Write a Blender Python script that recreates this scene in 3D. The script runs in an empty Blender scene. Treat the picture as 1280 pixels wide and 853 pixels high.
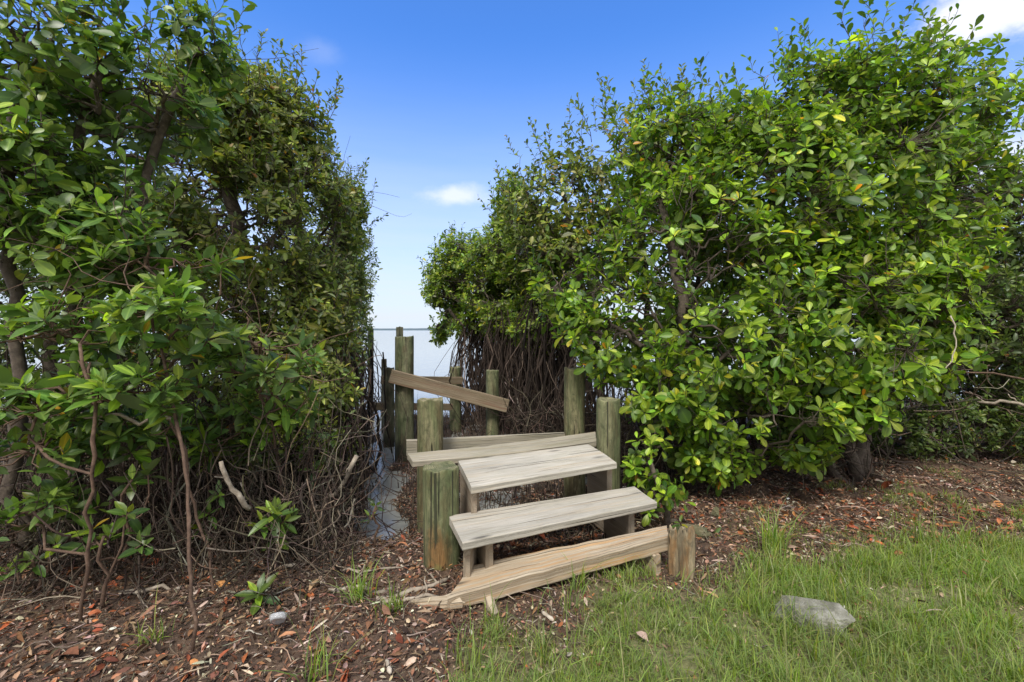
import bpy, math, random, time
import numpy as np
from mathutils import Vector, noise as mn

T0 = time.time()
RNG = np.random.default_rng(7)
random.seed(7)
SC = bpy.context.scene
COL = SC.collection
F, H, HY = 570.0, 1.35, 413.0          # focal length in photo pixels, eye height, horizon row
WATER = -0.20


def P(px, py, d):
    """world point seen at a photo pixel at distance d in front of the camera"""
    return np.array([(px - 640.0) / F * d, d, H - (py - HY) / F * d])


def PZ(px, py, z):
    return P(px, py, (H - z) * F / (py - HY))


def unit(v):
    v = np.asarray(v, float)
    return v / (np.linalg.norm(v, axis=-1, keepdims=True) + 1e-9)


# ------------------------------------------------------------------ materials
def new_mat(name):
    m = bpy.data.materials.new(name)
    m.use_nodes = True
    nt = m.node_tree
    nt.nodes.clear()
    out = nt.nodes.new('ShaderNodeOutputMaterial')
    return m, nt, out


class N:
    def __init__(s, nt):
        s.nt = nt

    def node(s, typ, **kw):
        n = s.nt.nodes.new(typ)
        for k, v in kw.items():
            setattr(n, k, v)
        return n

    def link(s, a, b):
        s.nt.links.new(a, b)

    def setin(s, n, key, v):
        if hasattr(v, 'is_linked') or isinstance(v, bpy.types.NodeSocket):
            s.nt.links.new(v, n.inputs[key])
        else:
            n.inputs[key].default_value = v

    def mapping(s, vec, scale=(1, 1, 1), loc=(0, 0, 0)):
        n = s.node('ShaderNodeMapping')
        s.link(vec, n.inputs['Vector'])
        n.inputs['Scale'].default_value = scale
        n.inputs['Location'].default_value = loc
        return n.outputs[0]

    def noise(s, vec, scale=5, detail=6, rough=.6, dist=0.0):
        n = s.node('ShaderNodeTexNoise')
        s.link(vec, n.inputs['Vector'])
        n.inputs['Scale'].default_value = scale
        n.inputs['Detail'].default_value = detail
        n.inputs['Roughness'].default_value = rough
        n.inputs['Distortion'].default_value = dist
        return n.outputs['Fac']

    def ramp(s, fac, stops, interp='LINEAR'):
        n = s.node('ShaderNodeValToRGB')
        n.color_ramp.interpolation = interp
        cr = n.color_ramp
        while len(cr.elements) > 1:
            cr.elements.remove(cr.elements[-1])
        cr.elements[0].position = stops[0][0]
        c = stops[0][1]
        cr.elements[0].color = (c, c, c, 1) if isinstance(c, (int, float)) else (*c, 1)
        for p, c in stops[1:]:
            e = cr.elements.new(p)
            e.color = (c, c, c, 1) if isinstance(c, (int, float)) else (*c, 1)
        s.link(fac, n.inputs[0])
        return n.outputs[0]

    def mix(s, fac, a, b, mode='MIX'):
        n = s.node('ShaderNodeMix', data_type='RGBA', blend_type=mode)
        s.setin(n, 0, fac)
        for k, v in ((6, a), (7, b)):
            if isinstance(v, tuple) and len(v) == 3:
                v = (*v, 1)
            s.setin(n, k, v)
        return n.outputs[2]

    def math(s, op, a, b=0.0, clamp=False):
        n = s.node('ShaderNodeMath', operation=op)
        n.use_clamp = clamp
        s.setin(n, 0, a)
        s.setin(n, 1, b)
        return n.outputs[0]

    def bsdf(s, out, color, rough=.8, bump=None, bump_d=.01, bump_s=.6, **kw):
        b = s.node('ShaderNodeBsdfPrincipled')
        if isinstance(color, tuple):
            color = (*color, 1)
        s.setin(b, 'Base Color', color)
        s.setin(b, 'Roughness', rough)
        for k, v in kw.items():
            s.setin(b, k, v)
        if bump is not None:
            bp = s.node('ShaderNodeBump')
            bp.inputs['Strength'].default_value = bump_s
            bp.inputs['Distance'].default_value = bump_d
            s.link(bump, bp.inputs['Height'])
            s.link(bp.outputs[0], b.inputs['Normal'])
        if out is not None:
            s.link(b.outputs[0], out.inputs['Surface'])
        return b


def leaf_mat(name, trans=.35, rough=.42, spec=.5, rib=1.5, tmul=(1.25, 1.35, .55)):
    m, nt, out = new_mat(name)
    n = N(nt)
    at = n.node('ShaderNodeAttribute', attribute_name='tint')
    geo = n.node('ShaderNodeNewGeometry')
    tc = n.node('ShaderNodeTexCoord')
    ns = n.noise(tc.outputs['Object'], 45, 3)
    col = n.mix(n.math('MULTIPLY', ns, .35), at.outputs['Color'], (.5, .5, .3), 'MULTIPLY')
    sp_ = n.noise(tc.outputs['Object'], 160, 2)
    col = n.mix(n.ramp(sp_, [(.70, 0.0), (.76, .6)]), col, (.10, .07, .02))
    side = n.math('SUBTRACT', 1.0, n.math('MULTIPLY', at.outputs['Alpha'], 4.5), clamp=True)
    ribc = n.mix(1.0, at.outputs['Color'], (rib * 1.3, rib * 1.15, rib), 'MULTIPLY')
    col = n.mix(n.math('MULTIPLY', side, .7), col, ribc)
    back = n.mix(.45, at.outputs['Color'], (.16, .20, .11))
    col2 = n.mix(geo.outputs['Backfacing'], col, back)
    b = n.bsdf(None, col2, rough)
    b.inputs['Specular IOR Level'].default_value = spec
    t = n.node('ShaderNodeBsdfTranslucent')
    tcx = n.mix(1.0, at.outputs['Color'], tmul, 'MULTIPLY')
    n.link(tcx, t.inputs['Color'])
    mx = n.node('ShaderNodeMixShader')
    mx.inputs[0].default_value = trans
    n.link(b.outputs[0], mx.inputs[1])
    n.link(t.outputs[0], mx.inputs[2])
    n.link(mx.outputs[0], out.inputs['Surface'])
    return m


def bark_mat(name, a, b, c, scale=30):
    m, nt, out = new_mat(name)
    n = N(nt)
    tc = n.node('ShaderNodeTexCoord')
    v = tc.outputs['Object']
    ns = n.noise(v, scale, 6, .7)
    big = n.noise(v, 3.0, 3)
    col = n.ramp(ns, [(.3, a), (.55, b), (.75, c)])
    col = n.mix(n.ramp(big, [(.45, 0.0), (.65, .6)]), col, tuple(x * .55 for x in b))
    n.bsdf(out, col, .88, ns, .006, .9)
    return m


def attr_mat(name, rough=.85, spec=.25):
    m, nt, out = new_mat(name)
    n = N(nt)
    at = n.node('ShaderNodeAttribute', attribute_name='tint')
    tc = n.node('ShaderNodeTexCoord')
    ns = n.noise(tc.outputs['Object'], 80, 4, .7)
    col = n.mix(.5, at.outputs['Color'], n.ramp(ns, [(.3, .45), (.7, 1.5)]), 'MULTIPLY')
    b = n.bsdf(out, col, rough, ns, .003, .5)
    b.inputs['Specular IOR Level'].default_value = spec
    return m


def board_mat(name, base, light, dark, streak, streak_amt=.4, green=.0, seed=0.0):
    """weathered plank: UV x runs along the grain in metres, y across"""
    m, nt, out = new_mat(name)
    n = N(nt)
    uv = n.node('ShaderNodeUVMap')
    v = uv.outputs[0]
    fine = n.noise(n.mapping(v, (3.5, 130, 1), (seed, seed * 2, 0)), 1.0, 6, .68, .15)
    mid = n.noise(n.mapping(v, (.8, 24, 1), (seed + 3, seed, 0)), 1.0, 5, .6, .35)
    big = n.noise(n.mapping(v, (2.0, 7, 1), (seed, 5, 0)), 1.0, 4, .6)
    blot = n.noise(n.mapping(v, (9, 14, 1), (seed, 1, 0)), 1.0, 5, .7)
    col = n.ramp(fine, [(.27, dark), (.44, base), (.70, light)])
    col = n.mix(n.ramp(mid, [(.5, 0.0), (.62, streak_amt)]), col, streak)
    col = n.mix(n.ramp(big, [(.42, .0), (.68, .45)]), col, tuple(x * .62 for x in base))
    col = n.mix(n.ramp(blot, [(.62, 0.0), (.78, .5)]), col, tuple(x * .3 for x in base))
    if green:
        gn = n.noise(n.mapping(v, (2.5, 9, 1), (seed + 9, 1, 0)), 1.0, 5, .65)
        col = n.mix(n.ramp(gn, [(.45, 0.0), (.65, green)]), col, (.16, .17, .07))
    vor = n.node('ShaderNodeTexVoronoi')
    n.link(n.mapping(v, (2.2, 9, 1), (seed * 1.7, seed, 0)), vor.inputs['Vector'])
    vor.inputs['Scale'].default_value = 1.0
    knot = n.ramp(vor.outputs['Distance'], [(.05, .9), (.12, .35), (.17, 0.0)])
    col = n.mix(knot, col, tuple(x * .22 for x in base))
    crack = n.noise(n.mapping(v, (.7, 75, 1), (seed + 20, seed, 0)), 1.0, 2, .5, .15)
    ck = n.ramp(crack, [(.655, 0.0), (.675, 1.0)])
    col = n.mix(n.math('MULTIPLY', ck, .85), col, (.035, .028, .02))
    h = n.math('SUBTRACT', n.math('ADD', n.math('MULTIPLY', fine, .6), n.math('MULTIPLY', mid, .5)), n.math('MULTIPLY', ck, .9))
    n.bsdf(out, col, .86, h, .008, 1.0)
    return m


def post_mat(name, green, tan, brown, amt=.5, seed=0.0, wet=None, patch=False):
    m, nt, out = new_mat(name)
    n = N(nt)
    tc = n.node('ShaderNodeTexCoord')
    v = tc.outputs['Object']
    fine = n.noise(n.mapping(v, (70, 70, 7), (seed, 0, 0)), 1.0, 6, .7, .2)
    mid = n.noise(n.mapping(v, (11, 11, 1.3), (seed, 2, 1)), 1.0, 5, .6, .6)
    pat = n.noise(n.mapping(v, (7, 7, 2.6), (seed + 4, 0, 3)), 1.0, 5, .65, .8)
    speck = n.noise(n.mapping(v, (40, 40, 22), (seed, 0, 0)), 1.0, 4, .75)
    col = n.mix(n.ramp(mid, [(.4, 0.0), (.62, 1.0)]), green, tan)
    col = n.mix(n.ramp(pat, [(.56 - amt * .15, 0.0), (.66 - amt * .1, min(1.0, .3 + amt))]), col, brown)
    if patch:                                  # orange brown heartwood stain with a pale knot, low on the lawn side
        def blob(c, r, lo, hi, wgt):
            sb = n.node('ShaderNodeVectorMath', operation='SUBTRACT'); n.link(v, sb.inputs[0]); sb.inputs[1].default_value = c
            ln = n.node('ShaderNodeVectorMath', operation='LENGTH'); n.link(n.mapping(sb.outputs[0], tuple(1 / x for x in r)), ln.inputs[0])
            return n.ramp(n.math('ADD', ln.outputs[1], n.math('MULTIPLY', n.math('SUBTRACT', pat, .5), wgt)), [(lo, 1.0), (hi, 0.0)])
        col = n.mix(n.math('MULTIPLY', blob((.0, -.10, .45), (.085, .12, .24), .55, 1.0, 1.6), .85), col, (.24, .12, .038))
        col = n.mix(n.math('MULTIPLY', blob((.0, -.10, .42), (.035, .06, .05), .6, 1.0, 1.2), .7), col, (.27, .24, .075))
    col = n.mix(1.0, col, n.ramp(fine, [(.25, .38), (.5, .95), (.75, 1.45)]), 'MULTIPLY')
    col = n.mix(n.ramp(speck, [(.60, 0.0), (.72, .55)]), col, (.025, .028, .014))
    if wet is not None:
        z = n.node('ShaderNodeSeparateXYZ')
        n.link(v, z.inputs[0])
        zz = n.math('ADD', z.outputs[2], n.math('MULTIPLY', n.math('SUBTRACT', mid, .5), .35))
        w = n.node('ShaderNodeMapRange')
        n.link(zz, w.inputs[0])
        w.inputs[1].default_value = wet
        w.inputs[2].default_value = wet + .12
        w.inputs[3].default_value = .85
        w.inputs[4].default_value = 0
        col = n.mix(w.outputs[0], col, (.03, .024, .016))
    crack = n.noise(n.mapping(v, (38, 38, .9), (seed + 2, 7, 0)), 1.0, 2, .5, .4)
    ck = n.ramp(crack, [(.635, 0.0), (.66, 1.0)])
    col = n.mix(n.math('MULTIPLY', ck, .85), col, (.02, .018, .01))
    algae = n.noise(n.mapping(v, (16, 16, 9), (seed + 5, 1, 0)), 1.0, 7, .72, .5)
    col = n.mix(n.ramp(algae, [(.50, 0.0), (.64, .75)]), col, tuple(x * .45 for x in green))
    col = n.mix(n.ramp(algae, [(.30, .55), (.42, 0.0)]), col, tuple(min(.6, x * 1.7) for x in tan))
    # end grain: grey rings round the pith on the sawn top
    gx = n.node('ShaderNodeNewGeometry'); nz = n.node('ShaderNodeSeparateXYZ'); n.link(gx.outputs['True Normal'], nz.inputs[0])
    wv = n.node('ShaderNodeTexWave', wave_type='RINGS', rings_direction='Z'); n.link(v, wv.inputs['Vector'])
    wv.inputs['Scale'].default_value = 28; wv.inputs['Distortion'].default_value = 5; wv.inputs['Detail'].default_value = 3
    endc = n.mix(n.math('MULTIPLY', wv.outputs['Fac'], .8), tuple(x * 1.5 for x in tan), tuple(x * .7 for x in tan))
    endc = n.mix(n.ramp(algae, [(.42, 0.0), (.58, .8)]), endc, tuple(x * .7 for x in green))
    col = n.mix(n.ramp(nz.outputs[2], [(.55, 0.0), (.75, 1.0)]), col, endc)
    h = n.math('SUBTRACT', n.math('ADD', n.math('ADD', fine, n.math('MULTIPLY', algae, .5)), n.math('MULTIPLY', mid, .6)), n.math('MULTIPLY', ck, 1.6))
    n.bsdf(out, col, .88, h, .010, 1.0)
    return m


LEAF_BRIGHT = leaf_mat('leaf_bright_green', .44, .42)
LEAF_DARK = leaf_mat('leaf_deep_green', .42, .42)
LEAF_BIG = leaf_mat('leaf_broad_glossy', .40, .38)
GRASS = leaf_mat('grass_blade', .40, .55, .3, 1.0)
BARK = bark_mat('mangrove_bark', (.035, .026, .019), (.10, .075, .055), (.20, .165, .125))
BARK_RED = bark_mat('reddish_bark', (.05, .028, .018), (.125, .075, .048), (.21, .14, .10))
ROOT = attr_mat('root_bark', .9)
LITTER = attr_mat('litter', .8)

# ------------------------------------------------------------------ mesh helpers
def link(o, parent=None):
    COL.objects.link(o)
    if parent is not None:
        o.parent = parent
    return o


def tag(o, label=None, cat=None, group=None, kind=None):
    if label: o['label'] = label
    if cat: o['category'] = cat
    if group: o['group'] = group
    if kind: o['kind'] = kind
    return o


def empty(name, loc, label, cat, group=None):
    o = bpy.data.objects.new(name, None)
    o.location = [float(x) for x in loc]
    o.empty_display_size = .1
    link(o)
    return tag(o, label, cat, group)


def np_mesh(name, V, tris=None, quads=None, mat=None, tint=None, smooth=True, parent=None, origin=None, uv=None):
    V = np.asarray(V, np.float32).reshape(-1, 3)
    if origin is None and parent is not None:
        origin = np.array(parent.location[:])
        loc = (0, 0, 0)
    elif origin is not None:
        loc = tuple(float(x) for x in (np.array(origin) - (np.array(parent.location[:]) if parent is not None else 0)))
    else:
        origin = np.zeros(3)
        loc = (0, 0, 0)
    V = V - np.asarray(origin, np.float32)
    me = bpy.data.meshes.new(name)
    idx, starts, n = [], [], 0
    if quads is not None and len(quads):
        q = np.asarray(quads, np.int32).reshape(-1, 4)
        idx.append(q.ravel()); starts.append(np.arange(len(q)) * 4 + n); n += q.size
    if tris is not None and len(tris):
        t = np.asarray(tris, np.int32).reshape(-1, 3)
        idx.append(t.ravel()); starts.append(np.arange(len(t)) * 3 + n); n += t.size
    idx = np.concatenate(idx).astype(np.int32)
    starts = np.concatenate(starts).astype(np.int32)
    me.vertices.add(len(V)); me.vertices.foreach_set('co', V.ravel())
    me.loops.add(len(idx)); me.loops.foreach_set('vertex_index', idx)
    me.polygons.add(len(starts)); me.polygons.foreach_set('loop_start', starts)
    me.update(calc_edges=True)
    me.polygons.foreach_set('use_smooth', np.full(len(starts), bool(smooth)))
    if tint is not None:
        a = me.attributes.new('tint', 'FLOAT_COLOR', 'POINT')
        a.data.foreach_set('color', np.asarray(tint, np.float32).ravel())
    if uv is not None:
        l = me.uv_layers.new(name='UVMap')
        l.data.foreach_set('uv', np.asarray(uv, np.float32)[idx].ravel())
    if mat is not None:
        me.materials.append(mat)
    me.validate()
    o = bpy.data.objects.new(name, me)
    o.location = loc
    return link(o, parent)


# leaf templates: t along, w half width, faces
def leaf_template(ts, ws):
    pts = [(0, 0)]
    for t, w in zip(ts, ws):
        pts += [(t, -w), (t, 0), (t, w)]
    pts.append((1, 0))
    k = len(ts)
    tris = [(0, 2, 1), (0, 3, 2)]
    quads = []
    for i in range(k - 1):
        a = 1 + 3 * i
        quads += [(a, a + 1, a + 4, a + 3), (a + 1, a + 2, a + 5, a + 4)]
    a = 1 + 3 * (k - 1)
    e = 1 + 3 * k
    tris += [(a, a + 1, e), (a + 1, a + 2, e)]
    return np.array(pts, float), np.array(tris), np.array(quads)


TPL = {
    'obovate': leaf_template([.12, .32, .58, .80, .94], [.09, .30, .50, .46, .25]),
    'simple': leaf_template([.14, .5, .82], [.12, .48, .36]),
    'lance': leaf_template([.12, .36, .65, .88], [.16, .46, .44, .20]),
    'far': leaf_template([.25, .72], [.34, .44]),
}


def leaves_arrays(pos, d, up, L, W, tint, tpl='obovate', fold=.25, droop=.15):
    """pos,d,up (n,3); L,W (n,), tint (n,3) -> verts, tris, quads, tints"""
    T, tr, qu = TPL[tpl]
    n = len(pos)
    d = unit(d)
    side = unit(np.cross(d, up))
    nor = np.cross(side, d)
    t = T[:, 0][None, :, None]
    w = T[:, 1][None, :, None]
    L_ = L[:, None, None]; W_ = W[:, None, None]
    fo = (fold * (1 + .5 * RNG.standard_normal(n)))[:, None, None]
    dr = (droop * (1 + .9 * RNG.standard_normal(n)))[:, None, None]
    tw = (.25 * RNG.standard_normal(n))[:, None, None]
    V = pos[:, None, :] + d[:, None, :] * (t * L_) + side[:, None, :] * (w * 2 * W_ * .5)
    V = V + nor[:, None, :] * (fo * np.abs(w) * W_ - dr * t * t * L_ + tw * w * W_ * t)
    m = len(T)
    off = (np.arange(n) * m)[:, None, None]
    tris = (tr[None] + off).reshape(-1, 3)
    quads = (qu[None] + off).reshape(-1, 4)
    tt = np.empty((n, m, 4), np.float32)
    tt[:, :, :3] = tint[:, None, :]
    tt[:, :, 3] = np.abs(T[:, 1])[None, :] * 2
    return V.reshape(-1, 3), tris, quads, tt.reshape(-1, 4)


class Acc:
    """collects geometry for ONE mesh"""
    def __init__(s):
        s.V, s.T, s.Q, s.C, s.n = [], [], [], [], 0

    def add(s, V, tris, quads, tint=None):
        s.V.append(V)
        if tris is not None and len(tris): s.T.append(np.asarray(tris) + s.n)
        if quads is not None and len(quads): s.Q.append(np.asarray(quads) + s.n)
        if tint is not None: s.C.append(tint)
        s.n += len(V)

    def leaves(s, *a, **k):
        s.add(*leaves_arrays(*a, **k))

    def build(s, name, mat, parent=None, smooth=True, origin=None):
        return np_mesh(name, np.concatenate(s.V), np.concatenate(s.T) if s.T else None,
                       np.concatenate(s.Q) if s.Q else None, mat,
                       np.concatenate(s.C) if s.C else None, smooth, parent, origin)


def tube(acc, pts, rad, sides=6, tint=None, cap=True):
    pts = np.asarray(pts, float)
    n = len(pts)
    rad = np.broadcast_to(np.asarray(rad, float), (n,))
    tg = unit(np.gradient(pts, axis=0))
    ref = np.array([0, 0, 1.0]) if abs(tg[0][2]) < .9 else np.array([1.0, 0, 0])
    u = np.empty_like(pts)
    a = unit(np.cross(tg[0], ref))
    for i in range(n):
        a = a - tg[i] * a.dot(tg[i])
        a = a / (np.linalg.norm(a) + 1e-9)
        u[i] = a
    w = np.cross(tg, u)
    ang = np.arange(sides) * 2 * math.pi / sides
    V = pts[:, None] + rad[:, None, None] * (np.cos(ang)[None, :, None] * u[:, None] + np.sin(ang)[None, :, None] * w[:, None])
    V = V.reshape(-1, 3)
    i = np.arange(n - 1)[:, None] * sides
    j = np.arange(sides)[None]
    jn = (j + 1) % sides
    Q = np.stack([i + j, i + jn, i + sides + jn, i + sides + j], -1).reshape(-1, 4)
    T = []
    if cap:
        V = np.vstack([V, pts[:1], pts[-1:]])
        b, e = n * sides, n * sides + 1
        for k in range(sides):
            kn = (k + 1) % sides
            T.append((b, kn, k))
            T.append((e, (n - 1) * sides + k, (n - 1) * sides + kn))
    C = None
    if tint is not None:
        C = np.ones((len(V), 4), np.float32)
        C[:, :3] = tint
    acc.add(V, np.array(T) if T else None, Q, C)


def wobble(a, b, k=4, amp=.1, bow=(0, 0, 0)):
    """polyline from a to b with natural bends"""
    a, b = np.asarray(a, float), np.asarray(b, float)
    t = np.linspace(0, 1, k + 1)[:, None]
    L = np.linalg.norm(b - a)
    p = a + (b - a) * t
    j = RNG.standard_normal((k + 1, 3)) * amp * L / k
    j[0] = j[-1] = 0
    return p + j + np.sin(t * math.pi) * np.asarray(bow)


def chaikin(p, it=1):
    p = np.asarray(p, float)
    for _ in range(it):
        q = np.empty((2 * (len(p) - 1), 3))
        q[0::2] = p[:-1] * .75 + p[1:] * .25
        q[1::2] = p[:-1] * .25 + p[1:] * .75
        q[0], q[-1] = p[0], p[-1]
        p = q
    return p


# ------------------------------------------------------------------ terrain
def sstep(a, b, x):
    t = np.clip((np.asarray(x, float) - a) / (b - a), 0, 1)
    return t * t * (3 - 2 * t)


def vnoise(x, y, s=1.0, seed=0):
    """cheap smooth value noise"""
    x = np.asarray(x, float) * s + seed * 17.3
    y = np.asarray(y, float) * s - seed * 9.1
    xi, yi = np.floor(x), np.floor(y)
    fx, fy = x - xi, y - yi
    fx = fx * fx * (3 - 2 * fx); fy = fy * fy * (3 - 2 * fy)

    def h(a, b):
        v = np.sin(a * 127.1 + b * 311.7 + seed * 74.7) * 43758.5453
        return v - np.floor(v)
    return (h(xi, yi) * (1 - fx) + h(xi + 1, yi) * fx) * (1 - fy) + (h(xi, yi + 1) * (1 - fx) + h(xi + 1, yi + 1) * fx) * fy


def ground_h(x, y):
    x = np.asarray(x, float); y = np.asarray(y, float)
    ys = 2.55 + 2.9 * sstep(.6, 2.6, x) + .1 * sstep(-1.2, -2.5, x)          # where the bank starts to fall
    z = -.155 * sstep(0, 1.0, y - ys)
    z = z - .5 * sstep(7.0, 11, y - .4 * np.abs(x))
    chan = np.abs(x + .285 * y) 
    z = z - .10 * np.exp(-((chan + .06 * np.sin(y * 5.1)) / (.17 + .05 * np.sin(y * 3.3 + 1))) ** 2) * sstep(2.9, 3.6, y) - .05 * (vnoise(x, y, 4.2, 51) > .6) * sstep(3.2, 3.6, y)
    z = z + (.03 * (vnoise(x, y, 2.2, 1) - .5) + .018 * (vnoise(x, y, 7, 2) - .5) + .008 * (vnoise(x, y, 23, 3) - .5))
    z = z + .04 * np.exp(-((x - .55) ** 2 + (y - 2.3) ** 2) / .15)
    return z


def grass_mask(x, y):
    """1 on the lawn, 0 on leaf litter"""
    x = np.asarray(x, float); y = np.asarray(y, float)
    # lawn edge: y below this is lawn
    xs = [-.6, -.2, -.1, .35, .8, 1.3, 1.7, 2.2, 3.2, 4.4, 7]
    ye = [0.2, 1.6, 1.98, 2.12, 2.24, 2.42, 2.62, 2.70, 2.95, 3.4, 4.2]
    e = np.interp(x, xs, ye)
    e = e + .45 * (vnoise(x, y, 2.5, 5) - .5) + .25 * (vnoise(x, y, 9, 6) - .5)
    return sstep(.30, -.22, y - e)


def sheet(name, x0, x1, y0, y1, nx, ny, mat, hf, pw=1.0):
    xs = np.linspace(x0, x1, nx)
    ys = y0 + (y1 - y0) * np.linspace(0, 1, ny) ** pw
    X, Y = np.meshgrid(xs, ys)
    Z = hf(X, Y)
    V = np.stack([X, Y, Z], -1).reshape(-1, 3)
    i = np.arange(ny - 1)[:, None] * nx
    j = np.arange(nx - 1)[None]
    Q = np.stack([i + j, i + j + 1, i + nx + j + 1, i + nx + j], -1).reshape(-1, 4)
    return V, Q


def ground_mat():
    m, nt, out = new_mat('soil')
    n = N(nt)
    tc = n.node('ShaderNodeTexCoord')
    v = tc.outputs['Object']
    at = n.node('ShaderNodeAttribute', attribute_name='tint')
    a = n.noise(v, 28, 8, .75)
    b = n.noise(v, 5, 5, .6)
    litter = n.ramp(a, [(.3, (.025, .017, .012)), (.48, (.105, .062, .038)), (.62, (.19, .125, .08)), (.78, (.28, .21, .15))])
    litter = n.mix(n.ramp(b, [(.45, 0.0), (.65, .6)]), litter, (.045, .028, .02))
    thatch = n.ramp(a, [(.3, (.06, .055, .025)), (.5, (.18, .18, .07)), (.72, (.34, .30, .16))])
    col = n.mix(at.outputs['Color'], litter, thatch)
    # mud close to the water line is dark
    z = n.node('ShaderNodeSeparateXYZ')
    n.link(v, z.inputs[0])
    w = n.node('ShaderNodeMapRange')
    n.link(z.outputs[2], w.inputs[0])
    w.inputs[1].default_value = -.13; w.inputs[2].default_value = -.05
    w.inputs[3].default_value = .75; w.inputs[4].default_value = 0
    col = n.mix(w.outputs[0], col, (.022, .017, .012))
    n.bsdf(out, col, .9, a, .03, .8)
    return m


def build_ground():
    mat = ground_mat()
    V, Q = sheet('ground', -9, 9, -3, 16, 300, 320, mat, ground_h)
    C = np.ones((len(V), 4), np.float32)
    C[:, :3] = grass_mask(V[:, 0], V[:, 1])[:, None]
    # grow the sheet outwards with a coarse skirt ring so that it reaches far to the sides and behind the camera
    o = np_mesh('ground', V, None, Q, mat, C)
    tag(o, kind='structure')

    def far_h(X, Y):
        z = np.where((np.abs(X) < 8.9) & (Y > -2.9) & (Y < 15.9), -1.5, -.03 - .7 * sstep(7, 12, Y))
        return z
    xs = np.array([-400, -60, -20, -8.95, 8.95, 20, 60, 400.])
    ys = np.array([-400, -60, -10, -2.95, 7, 9, 12, 15.9, 60, 400.])
    X, Y = np.meshgrid(xs, ys)
    Z = -.03 - .7 * sstep(7, 12, Y)
    V = np.stack([X, Y, Z], -1).reshape(-1, 3)
    nx = len(xs)
    Q = []
    for r in range(len(ys) - 1):
        for c in range(nx - 1):
            if xs[c] == -8.95 and ys[r] >= -2.95 and ys[r + 1] <= 15.9:
                continue
            Q.append((r * nx + c, r * nx + c + 1, (r + 1) * nx + c + 1, (r + 1) * nx + c))
    C = np.ones((len(V), 4), np.float32)
    C[:, :3] = (Y.ravel() < 3)[:, None]
    o = np_mesh('terrain', V, None, Q, mat, C, smooth=False)
    tag(o, kind='structure')


def build_water():
    m, nt, out = new_mat('sea_water')
    n = N(nt)
    tc = n.node('ShaderNodeTexCoord')
    v = n.mapping(tc.outputs['Object'], (1, .45, 1))
    a = n.noise(v, 1.2, 5, .6)
    b = n.noise(v, 9, 3, .6)
    h = n.math('ADD', a, n.math('MULTIPLY', b, .12))
    s = n.bsdf(out, (.30, .30, .27), .12, h, .05, .4)
    s.inputs['IOR'].default_value = 1.33
    s.inputs['Specular IOR Level'].default_value = .8
    xs = np.array([-9000, -300, -20, 20, 300, 9000.])
    ys = np.array([2.2, 12, 60, 400, 9000.])
    X, Y = np.meshgrid(xs, ys)
    V = np.stack([X, Y, np.full_like(X, WATER)], -1).reshape(-1, 3)
    nx = len(xs)
    Q = [(r * nx + c, r * nx + c + 1, (r + 1) * nx + c + 1, (r + 1) * nx + c) for r in range(len(ys) - 1) for c in range(nx - 1)]
    tag(np_mesh('water', V, None, Q, m, smooth=False), kind='structure')
    # low far shore on the horizon
    m2, nt, out = new_mat('far_shore_trees')
    n = N(nt)
    n.bsdf(out, (.10, .14, .16), 1.0)
    x = np.linspace(-3500, 3500, 400)
    h = 9 + 10 * vnoise(x, x * 0, .004, 3) + 3 * vnoise(x, x * 0, .03, 4)
    front = np.stack([x, np.full_like(x, 3000), np.full_like(x, WATER)], -1)
    top = np.stack([x, np.full_like(x, 3030), h], -1)
    back = np.stack([x, np.full_like(x, 3200), np.full_like(x, WATER)], -1)
    V = np.concatenate([front, top, back])
    k = len(x)
    i = np.arange(k - 1)
    Q = np.concatenate([np.stack([i, i + 1, i + 1 + k, i + k], -1), np.stack([i + k, i + 1 + k, i + 1 + 2 * k, i + 2 * k], -1)])
    tag(np_mesh('far_shore_hills', V, None, Q, m2), kind='structure')


# ------------------------------------------------------------------ shrubs
def lobe(px, py, d, rx, ry, rd):
    return (P(px, py, d), np.array([rx / F * d, rd, ry / F * d]))


def palette(n, cols, wts, spread=.18):
    cols = np.array(cols, float)
    wts = np.array(wts, float) / sum(wts)
    k = RNG.choice(len(cols), n, p=wts)
    c = cols[k] * np.exp(spread * RNG.standard_normal((n, 1))) * (1 + .07 * RNG.standard_normal((n, 3)))
    return np.clip(c, .003, .7)


BRIGHT = ([(.13, .22, .022), (.075, .15, .018), (.21, .31, .03), (.045, .095, .02), (.32, .36, .035), (.42, .20, .02)], [38, 28, 20, 12, 3.0, .35])
MIDG = ([(.14, .185, .042), (.085, .125, .035), (.21, .26, .06), (.22, .24, .14), (.28, .27, .03), (.38, .16, .02)], [36, 32, 16, 13, 1.2, .5])
BRIGHT2 = ([(.15, .23, .03), (.085, .15, .026), (.23, .31, .045), (.12, .15, .06), (.30, .30, .03)], [36, 28, 18, 14, 1.5])
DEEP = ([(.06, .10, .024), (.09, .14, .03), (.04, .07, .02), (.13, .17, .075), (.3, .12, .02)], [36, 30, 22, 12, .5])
BROAD = ([(.095, .17, .038), (.062, .118, .032), (.155, .25, .042), (.18, .28, .03), (.35, .28, .03)], [40, 34, 16, 6, .8])


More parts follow.
